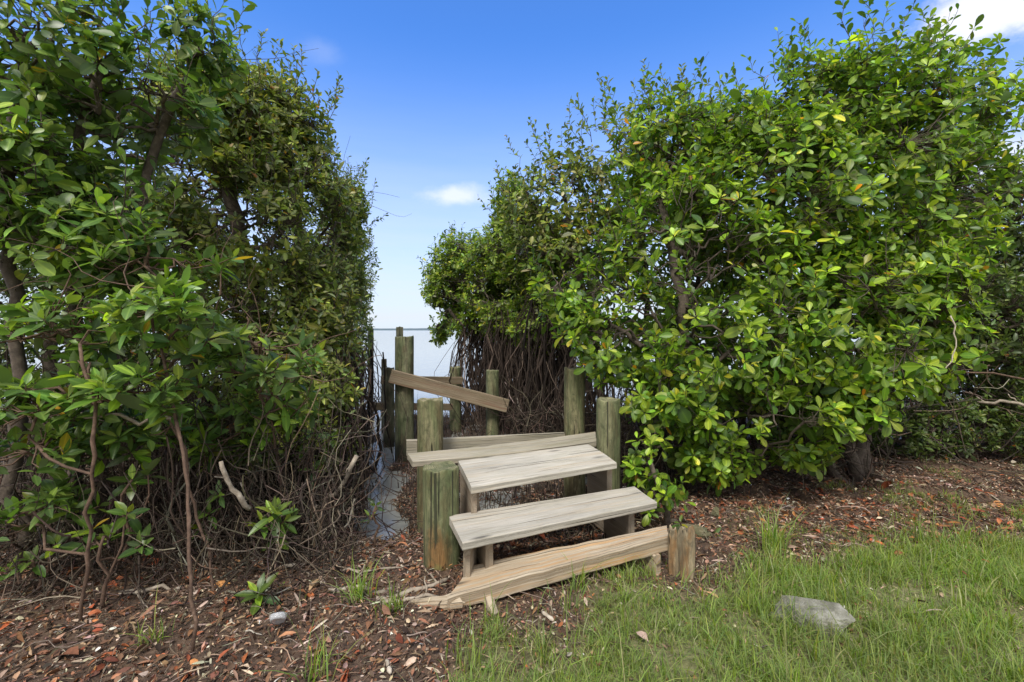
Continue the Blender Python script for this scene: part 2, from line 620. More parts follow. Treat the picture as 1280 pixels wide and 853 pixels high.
def sample_lobes(lobes, n, shell=.5, jitter=.13, gap=0.0):
    vol = np.array([r[0] * r[1] + r[0] * r[2] + r[1] * r[2] for c, r in lobes])
    ks = RNG.choice(len(lobes), int(n * (1.5 + 3.2 * (gap > 0))), p=vol / vol.sum())
    C = np.array([lobes[k][0] for k in ks]); R = np.array([lobes[k][1] for k in ks])
    dr = unit(RNG.standard_normal((len(ks), 3)))
    u = 1 - shell * RNG.random(len(ks)) ** 1.3
    bump = 1 + jitter * 2.2 * (vnoise(C[:, 0] * 3 + dr[:, 0] * 2.6, dr[:, 2] * 2.6 + dr[:, 1] * 1.7, 1.0, 8) - .5)
    pts = C + dr * R * (u * bump)[:, None]
    # drop points buried well inside another lobe
    keep = np.ones(len(pts), bool)
    for k, (c, r) in enumerate(lobes):
        q = np.linalg.norm((pts - c) / r, axis=1)
        keep &= (q > 1 - shell - .12) | (ks == k)
    nor = unit(dr / R)
    if gap:
        x, y, z = pts.T
        f = 2.6 if R[:, 0].mean() > .35 else 4.0
        v3 = (vnoise(x + .6 * y, z, f, 61) + vnoise(y - .5 * x, z + .3 * x, f, 62) + .6 * vnoise(x - y, z * 1.3, f * 2.3, 63)) / 2.6
        keep &= v3 > gap + .08 * (RNG.random(len(pts)) - .5)
    pts, nor = pts[keep][:n], nor[keep][:n]
    ok = pts[:, 2] > ground_h(pts[:, 0], pts[:, 1]) + .06
    return pts[ok], nor[ok]


def grow(nodes, parents, pts):
    """attach each point to the closest node of a growing tree, nearest to the root first"""
    nodes = [np.asarray(x, float) for x in nodes]
    cap = len(nodes) + len(pts)
    A = np.zeros((cap, 3)); path = np.zeros(cap)
    par = list(parents)
    for i, x in enumerate(nodes):
        A[i] = x
        path[i] = 0 if par[i] < 0 else path[par[i]] + .6 * np.linalg.norm(x - A[par[i]])
    n0 = len(nodes)
    left = np.array(pts)
    d0 = np.min(np.linalg.norm(left[:, None] - A[None, :n0], axis=2), axis=1)
    for j, k in enumerate(np.argsort(d0)):
        p = left[k]
        d = np.linalg.norm(A[:n0 + j] - p, axis=1)
        below = np.maximum(0, A[:n0 + j, 2] - p[2])
        cost = d + .25 * path[:n0 + j] + .6 * below
        b = int(np.argmin(cost))
        A[n0 + j] = p
        path[n0 + j] = path[b] + d[b]
        par.append(b)
    return A, par


def shrub(name, label, cat, lobes, guides, n_ros=900, n_node=260, leaf=(.10, .045), per=7, pal=BRIGHT, mat=None, bark=None,
          tpl='obovate', group=None, shell=.5, shoots=0, shoot_len=.5, tip_r=.0035, twig_r=.0022, thick=.011, upbias=.7,
          back_cut=None, whorl=(38, 100), droop=.15, roots=None, max_r=.06, dead=0, gap=.42, side=.55):
    base = np.array(guides[0][0], float)
    root = empty(name, base, label, cat, group)
    pts, nor = sample_lobes(lobes, n_ros, shell, gap=gap)
    if back_cut is not None:                      # fewer clusters on the side that faces away over the water
        q = pts[:, 1] > back_cut
        keep = ~q | (RNG.random(len(pts)) < .3)
        pts, nor = pts[keep], nor[keep]
    # branching skeleton
    inner, _ = sample_lobes([(c, r * .78) for c, r in lobes], n_node, .85, .05)
    nodes, par = [], []
    for g in guides:
        g = chaikin(np.array(g, float), 2)
        g = g[[0] + [i for i in range(1, len(g) - 1) if i % 2 == 0] + [len(g) - 1]]
        fine = [g[0]]
        for a, b in zip(g[:-1], g[1:]):
            k = max(2, int(np.linalg.norm(b - a) / .18))
            fine += list(wobble(a, b, k, .13)[1:])
        for i, p in enumerate(fine):
            nodes.append(p); par.append(-1 if i == 0 else len(nodes) - 2)
    A, par = grow(nodes, par, inner)
    nn = len(A)
    # children leaf load
    load = np.ones(nn) * .6
    # attach rosettes
    D = np.linalg.norm(pts[:, None].astype(np.float32) - A[None].astype(np.float32), axis=2) + .5 * np.maximum(0, A[None, :, 2] - pts[:, None, 2])
    att = np.argmin(D, axis=1)
    np.add.at(load, att, 1.0)
    order = np.argsort(-np.arange(nn))
    for i in order:
        if par[i] >= 0:
            load[par[i]] += load[i]
    rad = np.minimum(tip_r + thick * np.sqrt(load / 60.0), max_r)
    br = Acc()
    ng = len(nodes)
    # guide stems as continuous tubes
    i = 0
    while i < ng:
        j = i + 1
        while j < ng and par[j] == j - 1:
            j += 1
        if j - i > 1:
            rr = rad[i:j].copy()
            rr = np.maximum.accumulate(rr[::-1])[::-1]
            tube(br, A[i:j], rr * (1 + .1 * RNG.standard_normal(j - i)), 8)
        i = j
    for i in range(ng, nn):
        p = wobble(A[par[i]], A[i], 3, .28, (0, 0, .02 * RNG.standard_normal()))
        r1 = rad[i]; r0 = min(rad[par[i]] * .85, r1 * 1.6)
        tube(br, p, np.linspace(r0, r1, 4), 5, cap=False)
    for k in range(len(pts)):
        b = A[att[k]]
        p = wobble(b, pts[k], 3, .3, (0, 0, -.02))
        tube(br, p, np.linspace(twig_r * 1.5, twig_r, 4), 4, cap=False)
    for k in range(dead):
        a = A[RNG.integers(ng, nn)]
        q = a + RNG.standard_normal(3) * np.array([.3, .3, .22])
        tube(br, chaikin(wobble(a, q, 4, .28)), np.linspace(twig_r * 1.4, twig_r * .5, 8), 4, cap=False)
    lf = Acc()
    up = np.array([0, 0, 1.0])
    ax = unit(nor * .8 + up * upbias + .38 * RNG.standard_normal(pts.shape))
    cnt = np.clip(RNG.poisson(per, len(pts)), 3, per + 5)
    rep = np.repeat(np.arange(len(pts)), cnt)
    k_in = np.concatenate([np.arange(c) for c in cnt])
    frac = k_in / np.maximum(cnt[rep] - 1, 1)
    a = ax[rep]
    e1 = unit(np.cross(a, unit(RNG.standard_normal((len(pts), 3)))[rep]))
    e2 = np.cross(a, e1)
    phi = k_in * 2.39996 + .25 * RNG.standard_normal(len(rep))
    th = np.radians(whorl[0] + (whorl[1] - whorl[0]) * (1 - frac) + 12 * RNG.standard_normal(len(rep)))
    rd = np.cos(phi)[:, None] * e1 + np.sin(phi)[:, None] * e2
    d = np.cos(th)[:, None] * a + np.sin(th)[:, None] * rd
    upv = unit(a * np.sin(th)[:, None] - rd * np.cos(th)[:, None] * 1.0 + .25 * RNG.standard_normal(d.shape))
    L = leaf[0] * np.exp(.26 * RNG.standard_normal(len(rep))) * (1.05 - .35 * frac)
    W = L * leaf[1] / leaf[0] * np.exp(.10 * RNG.standard_normal(len(rep)))
    gain = 1.22
    ros_t = gain * np.exp(.22 * RNG.standard_normal(len(pts)))[rep][:, None]
    col = palette(len(rep), *pal) * ros_t
    col = col * (1 + frac[:, None] * np.array([.55, .35, .1]))       # young leaves at the tip are yellower
    pos = pts[rep] - a * (leaf[0] * .32 * (1 - frac))[:, None] + rd * .006
    lf.leaves(pos, d, upv, L, W, col, tpl=tpl, droop=droop)
    # upright shoots that break the outline
    if shoots:
        sp, sn = sample_lobes(lobes, shoots * 6, .12)
        top = np.argsort(-(sn[:, 2] + side * np.abs(sn[:, 0]) + .45 * RNG.random(len(sn)) - .25 * np.abs(sn[:, 1])))[:shoots]
        for k in top:
            ln = shoot_len * (.45 + .8 * RNG.random())
            a0 = sp[k] - np.array([0, 0, .15])
            dr = unit(sn[k] * .8 + up * .75 + .3 * RNG.standard_normal(3))
            end = sp[k] + dr * ln
            p = wobble(a0, end, 6, .22, .05 * RNG.standard_normal(3))
            tube(br, p, np.linspace(twig_r * 1.9, twig_r * .8, 7), 4, cap=False)
            m = int(ln / leaf[0] * 2.6) + 4
            tt = np.linspace(.25, 1, m)
            q = np.stack([np.interp(tt, np.linspace(0, 1, 7), p[:, i]) for i in range(3)], -1)
            ph = np.arange(m) * 2.4 + RNG.random() * 6
            e1 = unit(np.cross(dr, RNG.standard_normal(3))); e2 = np.cross(dr, e1)
            r_ = np.cos(ph)[:, None] * e1 + np.sin(ph)[:, None] * e2
            thh = np.radians(62 + 18 * RNG.standard_normal(m))[:, None] * (1.15 - .5 * tt[:, None])
            dd = np.cos(thh) * dr + np.sin(thh) * r_
            uu = np.sin(thh) * dr - np.cos(thh) * r_
            Ls = leaf[0] * (1.05 - .3 * tt) * np.exp(.15 * RNG.standard_normal(m))
            lf.leaves(q, dd, uu, Ls, Ls * leaf[1] / leaf[0], palette(m, *pal) * 1.05, tpl=tpl, droop=droop)
    tr = br.build('trunk', bark or BARK, root)
    cr = lf.build('crown', mat or LEAF_BRIGHT, root)
    if roots is not None:
        ra = Acc()
        for (c, r, n_, zt) in roots:
            for _ in range(n_):
                x = c[0] + r[0] * (2 * RNG.random() - 1)
                y = c[1] + r[1] * (2 * RNG.random() - 1)
                zt_ = zt + .5 * (RNG.random() - .3)
                g = max(float(ground_h(x, y)), WATER) - .05
                q = np.array([x + .14 * RNG.standard_normal(), y + .14 * RNG.standard_normal(), g])
                if -.345 < x / y < -.225 and y < 6.2 and RNG.random() < .9: continue
                pp = wobble((x, y, zt_), q, 6, .16, (.16 * RNG.standard_normal(), .1 * RNG.standard_normal(), 0))
                if RNG.random() < .35:
                    pf = pp[RNG.integers(2, 5)]
                    qf = np.array([pf[0] + .22 * RNG.standard_normal(), pf[1] + .15 * RNG.standard_normal(), max(g, pf[2] - .3 - .6 * RNG.random())])
                    tube(ra, wobble(pf, qf, 4, .2), np.linspace(.004, .003, 5), 4, tint=np.array([.11, .08, .06]) * np.exp(.4 * RNG.standard_normal()), cap=False)
                t_ = np.array([.048, .034, .026]) * np.exp(.45 * RNG.standard_normal())
                r_ = .003 + .012 * RNG.random() ** 3
                tube(ra, pp, np.linspace(r_, r_ * 1.1, 7), 4, tint=t_, cap=False)
        ro = ra.build('root_tangle', ROOT, root)
        tag(ro, kind='stuff')
    return root


def seedling(name, label, px, py, d, h_px, stems, leaf=(.12, .05), pal=BROAD, group='young broad leaved mangrove plants', lean=(0, 0), cnt=8):
    """young plant: thin stem up from the ground with whorls of broad leaves; stems = [(dx_px, up_px, n)]"""
    tip = P(px, py, d)
    bx, by = tip[0] + lean[0], tip[1] + lean[1]
    base = np.array([bx, by, float(ground_h(bx, by)) - .02])
    root = empty(name, base, label, 'young plant', group)
    st, lf = Acc(), Acc()
    main = wobble(base, tip, 6, .25)
    tube(st, main, np.linspace(.010, .006, 7), 6)
    up = np.array([0, 0, 1.0])
    for (dx, dy, n_) in stems:
        e = P(px + dx, py + dy, d + .06 * RNG.standard_normal())
        a0 = main[RNG.integers(3, 7)]
        tube(st, wobble(a0, e, 4, .25, (0, 0, -.02)), np.linspace(.006, .004, 5), 5, cap=False)
        ax = unit(up + .35 * RNG.standard_normal(3) + np.array([0, -.35, 0]))
        k = np.arange(n_)
        fr = k / max(1, n_ - 1)
        e1 = unit(np.cross(ax, RNG.standard_normal(3))); e2 = np.cross(ax, e1)
        ph = k * 2.39996 + .2 * RNG.standard_normal(n_)
        th = np.radians(30 + 62 * (1 - fr) + 8 * RNG.standard_normal(n_))
        rd = np.cos(ph)[:, None] * e1 + np.sin(ph)[:, None] * e2
        dd = np.cos(th)[:, None] * ax + np.sin(th)[:, None] * rd
        uu = np.sin(th)[:, None] * ax - np.cos(th)[:, None] * rd
        L = leaf[0] * (1.1 - .45 * fr) * np.exp(.1 * RNG.standard_normal(n_))
        col = palette(n_, *pal) * (1 + fr[:, None] * np.array([.7, .4, .1]))
        lf.leaves(e - ax * (.03 * (1 - fr))[:, None] + rd * .004, dd, uu, L, L * leaf[1] / leaf[0], col, tpl='lance', droop=.18, fold=.3)
    st.build('stem', BARK_RED, root)
    lf.build('crown', LEAF_BIG, root)
    return root


# ------------------------------------------------------------------ timber
def board(name, FL, FR, BR, BL, th, mat, parent=None, nx=26, warp=0.0, bow=0.0, rough=.0015, dir_down=(0, 0, -1), seed=1):
    """plank between four top corners, thickness along dir_down, softened arrises, UV along the grain"""
    FL, FR, BR, BL = (np.asarray(p, float) for p in (FL, FR, BR, BL))
    dn = np.asarray(dir_down, float)
    w0 = np.linalg.norm(BL - FL)
    L = np.linalg.norm(FR - FL)
    c = min(.005, th * .2, w0 * .2)
    cv = c / w0
    nv = 7
    prof = [(cv * .1, c), (cv, 0)] + [(v, 0) for v in np.linspace(.12, .88, nv)] + [(1 - cv, 0), (1 - cv * .1, c)] + \
           [(1, th * .5), (1 - cv * .1, th - c), (1 - cv, th)] + [(.66, th), (.33, th)] + [(cv, th), (cv * .1, th - c), (0, th * .5)]
    prof = np.array(prof)
    m = len(prof)
    per = np.concatenate([[0], np.cumsum(np.hypot(np.diff(prof[:, 0]) * w0, np.diff(prof[:, 1])))])
    V, UV = [], []
    rng = np.random.default_rng(seed)
    us = np.linspace(0, 1, nx)
    us[0], us[-1] = 0, 1
    for i, u in enumerate(us):
        for k, (v, w) in enumerate(prof):
            p = (FL * (1 - u) + FR * u) * (1 - v) + (BL * (1 - u) + BR * u) * v
            p = p + dn * w
            s_ = 4 * u * (1 - u)
            p = p - dn * (bow * s_ + warp * (v - .5) ** 2 * 4 * (1 if w == 0 else .6))
            q = p * 9 + seed
            p = p + rough * np.array([mn.noise(Vector(q)), mn.noise(Vector(q + 7)), mn.noise(Vector(q + 13))]) * (2.5 if i in (0, nx - 1) else 1.2)
            V.append(p); UV.append((u * L, per[k]))
    V = np.array(V)
    Q = [(i * m + k, i * m + (k + 1) % m, (i + 1) * m + (k + 1) % m, (i + 1) * m + k) for i in range(nx - 1) for k in range(m)]
    # end caps: fan
    T = []
    extra = []
    for i, flip in ((0, 1), (nx - 1, 0)):
        ctr = V[i * m:(i + 1) * m].mean(0)
        ci = len(V) + len(extra)
        extra.append(ctr)
        UV.append((i * .02, per[-1] * .3))
        for k in range(m):
            a, b = i * m + k, i * m + (k + 1) % m
            T.append((ci, b, a) if not flip else (ci, a, b))
    V = np.vstack([V, extra])
    o = np_mesh(name, V, T, Q, mat, None, False, parent, uv=np.array(UV), origin=None if parent is not None else FL)
    return o


def nail(parent, p, r=.010):
    a = Acc()
    tube(a, [p - np.array([0, 0, .01]), p + np.array([0, 0, .0025])], [r, r], 10)
    return a.build('nail', NAIL, parent, smooth=False)


def piling(label, px, ptop, d, r, mat, group='round wooden pilings', name='piling', lean=(0, 0), square=False, seed=0, depth=.25, chew=.02, ring=True):
    """round timber post: irregular outline, weathered top with a chamfer, stands in the ground"""
    top = P(px, ptop, d)
    x, y = top[0], top[1]
    zb = min(float(ground_h(x, y)), WATER + .03) - depth
    rng = np.random.default_rng(seed + 11)
    sides = 28
    levels = list(np.linspace(zb, top[2] - .03, 16)) + [top[2] - .012, top[2] - .004, top[2]]
    V = []
    ang = np.arange(sides) * 2 * math.pi / sides
    if square:
        rr0 = r / np.maximum(np.abs(np.cos(ang - .35)), np.abs(np.sin(ang - .35)))
        rr0 = np.minimum(rr0, r * 1.32)
    else:
        rr0 = np.full(sides, r)
    lump = .03 * np.sin(ang * 2 + seed) + .022 * np.sin(ang * 3 + seed * 2) + .015 * np.sin(ang * 5 + seed * 3)
    for i, z in enumerate(levels):
        t = (z - zb) / (top[2] - zb)
        f = 1 + .03 * (1 - t)
        if i == len(levels) - 2: f *= .985
        if i == len(levels) - 1: f *= .955
        for k in range(sides):
            nz = mn.noise(Vector((math.cos(ang[k]) * 2, math.sin(ang[k]) * 2 + seed, z * 4)))
            q = rr0[k] * f * (1 + lump[k] + .018 * nz)
            zz = z + (chew * mn.noise(Vector((math.cos(ang[k]) * 1.5, math.sin(ang[k]) * 1.5 + seed, 3))) if i >= len(levels) - 3 else 0)
            V.append((x + q * math.cos(ang[k]) + lean[0] * (1 - t), y + q * math.sin(ang[k]) + lean[1] * (1 - t), zz))
    nl = len(levels)
    Q = [(i * sides + k, i * sides + (k + 1) % sides, (i + 1) * sides + (k + 1) % sides, (i + 1) * sides + k) for i in range(nl - 1) for k in range(sides)]
    T = []
    last = (nl - 1) * sides
    prev = last
    for s_ in (.66, .33):
        st = len(V)
        for k in range(sides):
            q = rr0[k] * s_ * .955
            V.append((x + q * math.cos(ang[k]), y + q * math.sin(ang[k]), top[2] - .003 + .5 * chew * mn.noise(Vector((math.cos(ang[k]) * s_ * 4, math.sin(ang[k]) * s_ * 4, seed)))))
        Q += [(prev + k, prev + (k + 1) % sides, st + (k + 1) % sides, st + k) for k in range(sides)]
        prev = st
    V.append((x, y, top[2] - .004))
    T += [(prev + k, prev + (k + 1) % sides, len(V) - 1) for k in range(sides)]
    V = np.array(V)
    o = np_mesh(name, V, T, Q, mat, None, True, None, origin=(x, y, zb))
    try:
        o.data.set_sharp_from_angle(angle=math.radians(50))
    except Exception:
        pass
    tag(o, label, 'post', group)
    return o


# =================================================================== BUILD
build_ground()
build_water()

NAIL, _nt, _o = new_mat('rusty_nail')
N(_nt).bsdf(_o, (.03, .02, .015), .6, Metallic=.6)
GREY1 = board_mat('grey_plank', (.42, .385, .32), (.60, .56, .49), (.20, .16, .115), (.46, .35, .23), .5, .12, 1.0)
GREY2 = board_mat('grey_plank_worn', (.44, .405, .335), (.62, .58, .51), (.20, .16, .115), (.48, .36, .23), .5, .10, 7.0)
GREY3 = board_mat('grey_plank_far', (.35, .31, .235), (.52, .47, .37), (.17, .14, .10), (.36, .28, .17), .45, .3, 12.0)
TAN = board_mat('split_beam', (.40, .32, .22), (.58, .50, .38), (.20, .135, .075), (.50, .28, .11), .85, .0, 21.0)
SUP = board_mat('support_plank', (.30, .235, .17), (.42, .35, .26), (.13, .095, .065), (.28, .17, .10), .5, .15, 33.0)
RAIL = board_mat('brown_rail', (.26, .195, .125), (.38, .31, .21), (.12, .085, .05), (.21, .10, .06), .6, .25, 41.0)
P1 = post_mat('piling_short', (.12, .145, .06), (.19, .18, .095), (.11, .085, .035), .2, 1.0, patch=True)
P2 = post_mat('piling_green', (.15, .16, .07), (.27, .23, .13), (.12, .085, .035), .35, 5.0)
P3 = post_mat('piling_mossy', (.125, .145, .065), (.24, .22, .12), (.10, .075, .035), .3, 9.0)
P4 = post_mat('piling_tall', (.13, .16, .07), (.24, .23, .13), (.11, .08, .045), .35, 13.0, wet=.42)
P5 = post_mat('piling_far', (.11, .12, .07), (.21, .185, .125), (.13, .095, .06), .4, 17.0, wet=.4)

# ---- pilings
piling('thick short green piling in front of the steps, with a brown knotty stain low down', 551, 583, 2.64, .100, P1, seed=1, lean=(.012, 0))
piling('green piling behind the short one, next to the left end of the thin plank', 538, 499, 3.50, .096, P2, seed=2, chew=.02)
piling('tall green piling carrying the upper end of the sloping brown rail', 505.5, 421, 5.30, .108, P4, seed=3)
piling('mossy piling under the lower end of the sloping brown rail', 615.5, 463, 5.50, .080, P3, seed=4)
piling('dark piling seen over the sloping rail against the hanging roots', 569.5, 459, 7.00, .088, P3, seed=5)
piling('taller piling half hidden by bright leaves, with a reddish brown top, behind the upper tread', 718.5, 461, 4.05, .094, P2, seed=6, chew=.03)
piling('mossy flat topped piling at the right end of the upper tread', 760, 499, 3.50, .090, P3, seed=7)
piling('slim square post just behind the tall piling, its top against the sea', 499.5, 409, 8.0, .056, P5, name='dock_post', group='distant dock posts', square=True, seed=8)
piling('thin green post out in the water beside the shrub edge', 463.5, 411, 9.0, .052, P5, name='dock_post', group='distant dock posts', square=True, seed=9)
piling('narrow brown post rising just over the squat post where the rails meet', 480, 449, 6.9, .038, P5, name='dock_post', group='distant dock posts', square=True, seed=10)
piling('squat square post where the brown rails meet', 486, 460, 6.1, .070, P5, name='dock_post', group='distant dock posts', square=True, seed=12)

# ---- rails and planks nailed to the pilings
def rail(name, label, tl, tr, hgt_l, hgt_r, dl, dr, thick, mat, group='old timber rails', seed=3, cut=0.0):
    """board on edge: given the top front corners in photo pixels and its height in metres"""
    a, b = P(tl[0], tl[1], dl), P(tr[0], tr[1], dr)
    d = unit(b - a)
    back = np.array([-d[1], d[0], 0]); back = unit(back)
    dn = -np.array([0, 0, 1.0]) + d * d[2]
    dn = unit(dn)
    o = board(name, a, b, b + back * thick, a + back * thick, hgt_l, mat, None, 20, dir_down=dn, seed=seed)
    tag(o, label, 'plank', group)
    return o


rail('rail_board', 'brown board sloping down between the tall piling and the mossy piling', (490, 462), (637, 500), .155, .15, 5.12, 5.34, .04, RAIL, seed=4)
rail('rail_board', 'level rail behind the sloping board, ending at the dark piling', (478, 470), (579, 471.5), .11, .1, 6.0, 6.85, .04, RAIL, seed=5)
rail('rail_board', 'low rail close to the water between the squat post and the dark piling', (470, 503.5), (566, 505), .10, .1, 5.95, 6.8, .04, RAIL, seed=6)
rail('ledger_board', 'long plank on edge running behind the green piling to the reddish topped piling', (508, 551), (706, 541.5), .125, .12, 3.62, 3.93, .042, GREY3, seed=7)

# ---- the steps
base = PZ(690, 700, 0)
steps = empty('wooden_steps', base, 'weathered grey wooden steps leading down from the lawn to the old dock pilings', 'steps')
t3 = board('tread', PZ(578, 679, .30), PZ(821, 628, .30), PZ(792.5, 608.5, .30), PZ(561, 645, .30), .042, GREY1, steps, 30, warp=.003, seed=2)
t2 = board('tread', PZ(589, 608.5, .47), PZ(771, 578, .47), PZ(735.5, 554.6, .52), PZ(573, 575, .515), .042, GREY2, steps, 30, warp=-.004, seed=5)
t1 = board('tread', PZ(516, 577, .50), PZ(746, 553, .49), PZ(744, 539.5, .50), PZ(509, 567, .505), .040, GREY3, steps, 30, warp=.002, bow=-.012, seed=8)
beam = board('split_tread', PZ(560, 746, .075), PZ(836, 671, .20), PZ(834, 657, .215), PZ(590, 706, .105), .078, TAN, steps, 34, rough=.005, seed=11)
tag(t1, 'long thin plank at the back, nearly level with the upper tread')
tag(beam, 'thick lowest tread of split tan wood with a splintered end')
for (o, px, py, z) in [(t3, 600, 660, .302), (t3, 604, 652, .302), (t3, 800, 619, .302), (t3, 786, 615, .302), (t3, 590, 668, .302),
                       (t2, 583, 592, .50), (t2, 600, 600, .484), (t2, 748, 574, .487), (t2, 742, 566, .5), (t2, 583, 580, .511),
                       (t1, 562, 566, .502), (t1, 551, 570, .501), (t1, 730, 546, .499)]:
    nail(o, PZ(px, py, z))


def support(px0, py_top, ztop, px1, d_back, zb, mat=SUP, w=.040, seed=1, lean=0.0):
    """2x plank on edge below a tread, its narrow face towards the lawn"""
    a = PZ(px0, py_top, ztop); b = PZ(px1, py_top, ztop)
    bk = unit(np.array([-.38, 1.0, 0])) * d_back
    o = board('support', a, a + bk, b + bk, b, a[2] - zb, mat, steps, 10, seed=seed)
    return o


def sup2(px_c, py_top, ztop, depth, zb, mat=SUP, w=.042, seed=1, back=.02):
    c = PZ(px_c, py_top, ztop)
    f = unit(np.array([-.38, 1.0, 0])); s = np.array([f[1], -f[0], 0])
    c = c + f * back
    a, b = c - s * w / 2, c + s * w / 2
    # FL..FR runs along the plank (front to back)
    return board('support', a, a + f * depth, b + f * depth, b, ztop - zb, mat, steps, 8, seed=seed)


sup2(596, 609, .428, .27, -.06, seed=3)          # under upper tread, left
sup2(764, 581, .428, .27, -.06, seed=4)          # under upper tread, right
sup2(613, 675, .258, .28, -.06, seed=5)          # under middle tread, left
sup2(792, 638, .258, .28, -.06, seed=6)          # under middle tread, right
sup2(825, 696, .115, .24, -.06, TAN, .045, seed=7)
sup2(628, 742, .03, .10, -.06, TAN, .045, seed=8)
# dark riser plank beside the upper left support
a = PZ(575, 584, .44); b = PZ(589, 612, .44)
o = board('support', a, b, b + np.array([.03, .01, 0]), a + np.array([.03, .01, 0]), .30, SUP, steps, 8, seed=9)
a = PZ(579, 682, .256); b = a + np.array([.03, .30, 0])
o = board('support', a, b, b + np.array([.035, 0, 0]), a + np.array([.035, 0, 0]), .25, SUP, steps, 8, seed=10)
# splinter that runs off the low end of the beam into the litter
for (tx, ty, ax, ay, bx, by, z0, th) in [(518, 757, 566, 739, 578, 752, .060, .034), (500, 754, 556, 744, 562, 750, .050, .016), (534, 762, 570, 751, 582, 755, .040, .018)]:
    tip = PZ(tx, ty, .008)
    board('splinter', tip, PZ(bx, by, z0), PZ(ax, ay, z0), tip + np.array([.004, .012, 0]), th, TAN, steps, 12, rough=.006, seed=tx)
# ---- broken orange stub below the low end of the beam
st = Acc()
tube(st, [PZ(607, 748, .03) + np.array([0, .06, 0]), PZ(613, 757, .015), PZ(619, 768, -.005), PZ(621, 773, -.03)], [.028, .026, .018, .008], 7)
o = st.build('wood_stub', TAN, None, False, origin=PZ(613, 768, 0))
tag(o, 'short broken orange stub of wood poking out below the split lowest tread', 'wood piece')

# ---- split stake at the right end of the beam
def stake(name, label, px0, px1, ptop, pbot, d, seed):
    a, b = P(px0, ptop, d), P(px1, ptop, d)
    w = b[0] - a[0]
    zb = P(px0, pbot, d)[2] - .08
    rng = np.random.default_rng(seed)
    sides, nl = 14, 12
    ang = np.arange(sides) * 2 * math.pi / sides
    c0 = (a + b) / 2
    V = []
    for i in range(nl):
        t = i / (nl - 1)
        z = zb + (a[2] - zb) * t
        for k in range(sides):
            nz = mn.noise(Vector((math.cos(ang[k]) * 1.4, math.sin(ang[k]) * 1.4 + seed * 3, z * 7)))
            n2 = mn.noise(Vector((math.cos(ang[k]) * 4, math.sin(ang[k]) * 4 + seed * 3, z * 2)))
            q = w * .48 * (1.0 + .45 * nz + .4 * n2)
            if i == nl - 1: q *= .72
            zz = z + (.035 * n2 if i >= nl - 2 else 0)
            V.append((c0[0] + q * math.cos(ang[k]), c0[1] + q * 1.2 * math.sin(ang[k]), zz))
    Q = [(i * sides + k, i * sides + (k + 1) % sides, (i + 1) * sides + (k + 1) % sides, (i + 1) * sides + k) for i in range(nl - 1) for k in range(sides)]
    V.append((c0[0], c0[1], a[2] - .01))
    T = [((nl - 1) * sides + k, (nl - 1) * sides + (k + 1) % sides, len(V) - 1) for k in range(sides)]
    o = np_mesh(name, np.array(V), T, Q, STAKE, None, True, None, origin=(c0[0], c0[1], zb))
    o.data.set_sharp_from_angle(angle=math.radians(40))
    return tag(o, label, 'stake', 'split wooden stakes')


STAKE = post_mat('split_stake', (.24, .19, .115), (.36, .29, .18), (.27, .15, .06), .6, 30.0)
stake('wooden_stake', 'narrow split stake touching the end of the lowest tread', 835, 847, 661, 714, 2.52, 3)
stake('wooden_stake', 'thicker gnarled split stake with a pale crumbling top', 849, 866, 659, 722, 2.46, 6)


# ---- stones
def stone(name, label, cat, c, r, mat, seed, sharp=.5, rot=0.0, sub=4):
    import bmesh
    bm = bmesh.new()
    rg = random.Random(int(seed * 10))
    for _ in range(13):
        p = Vector((rg.gauss(0, 1), rg.gauss(0, 1), rg.gauss(0, .8))).normalized() * rg.uniform(.8, 1.05)
        bm.verts.new(p)
    res = bmesh.ops.convex_hull(bm, input=bm.verts)
    loose = [v for v in bm.verts if not v.link_faces]
    bmesh.ops.delete(bm, geom=loose, context='VERTS')
    bmesh.ops.bevel(bm, geom=list(bm.edges), offset=.02, segments=1, affect='EDGES', clamp_overlap=True)
    bmesh.ops.triangulate(bm, faces=list(bm.faces))
    for _ in range(3):
        bmesh.ops.subdivide_edges(bm, edges=list(bm.edges), cuts=1, use_grid_fill=True)
    for v in bm.verts:
        p = v.co.copy()
        s = 1 + sharp * .05 * mn.noise(p * 2.5 + Vector((seed, 0, 0))) + .06 * mn.noise(p * 6 + Vector((seed, 5, 0))) + .03 * mn.noise(p * 16)
        v.co = Vector((p.x * s * r[0], p.y * s * r[1], p.z * s * r[2]))
    me = bpy.data.meshes.new(name)
    bm.to_mesh(me); bm.free()
    me.polygons.foreach_set('use_smooth', [True] * len(me.polygons))
    me.set_sharp_from_angle(angle=math.radians(18))
    me.materials.append(mat)
    o = bpy.data.objects.new(name, me)
    o.location = [float(x) for x in c]
    o.rotation_euler = (0, 0, rot)
    link(o)
    return tag(o, label, cat)


def stone_mat(name, a, b, c, moss=0.0):
    m, nt, out = new_mat(name)
    n = N(nt)
    tc = n.node('ShaderNodeTexCoord')
    v = tc.outputs['Object']
    s1 = n.noise(v, 14, 8, .7)
    s2 = n.noise(v, 5, 5, .6, 1.2)
    s3 = n.noise(v, 70, 4, .7)
    col = n.ramp(s1, [(.3, a), (.5, b), (.72, c)])
    col = n.mix(n.ramp(s2, [(.48, 0.0), (.6, .6)]), col, a)
    if moss:
        col = n.mix(n.ramp(s2, [(.4, 0.0), (.55, moss)]), col, (.05, .07, .02))
    n.bsdf(out, col, .85, n.math('ADD', s1, n.math('MULTIPLY', s3, .5)), .025, 1.0)
    return m


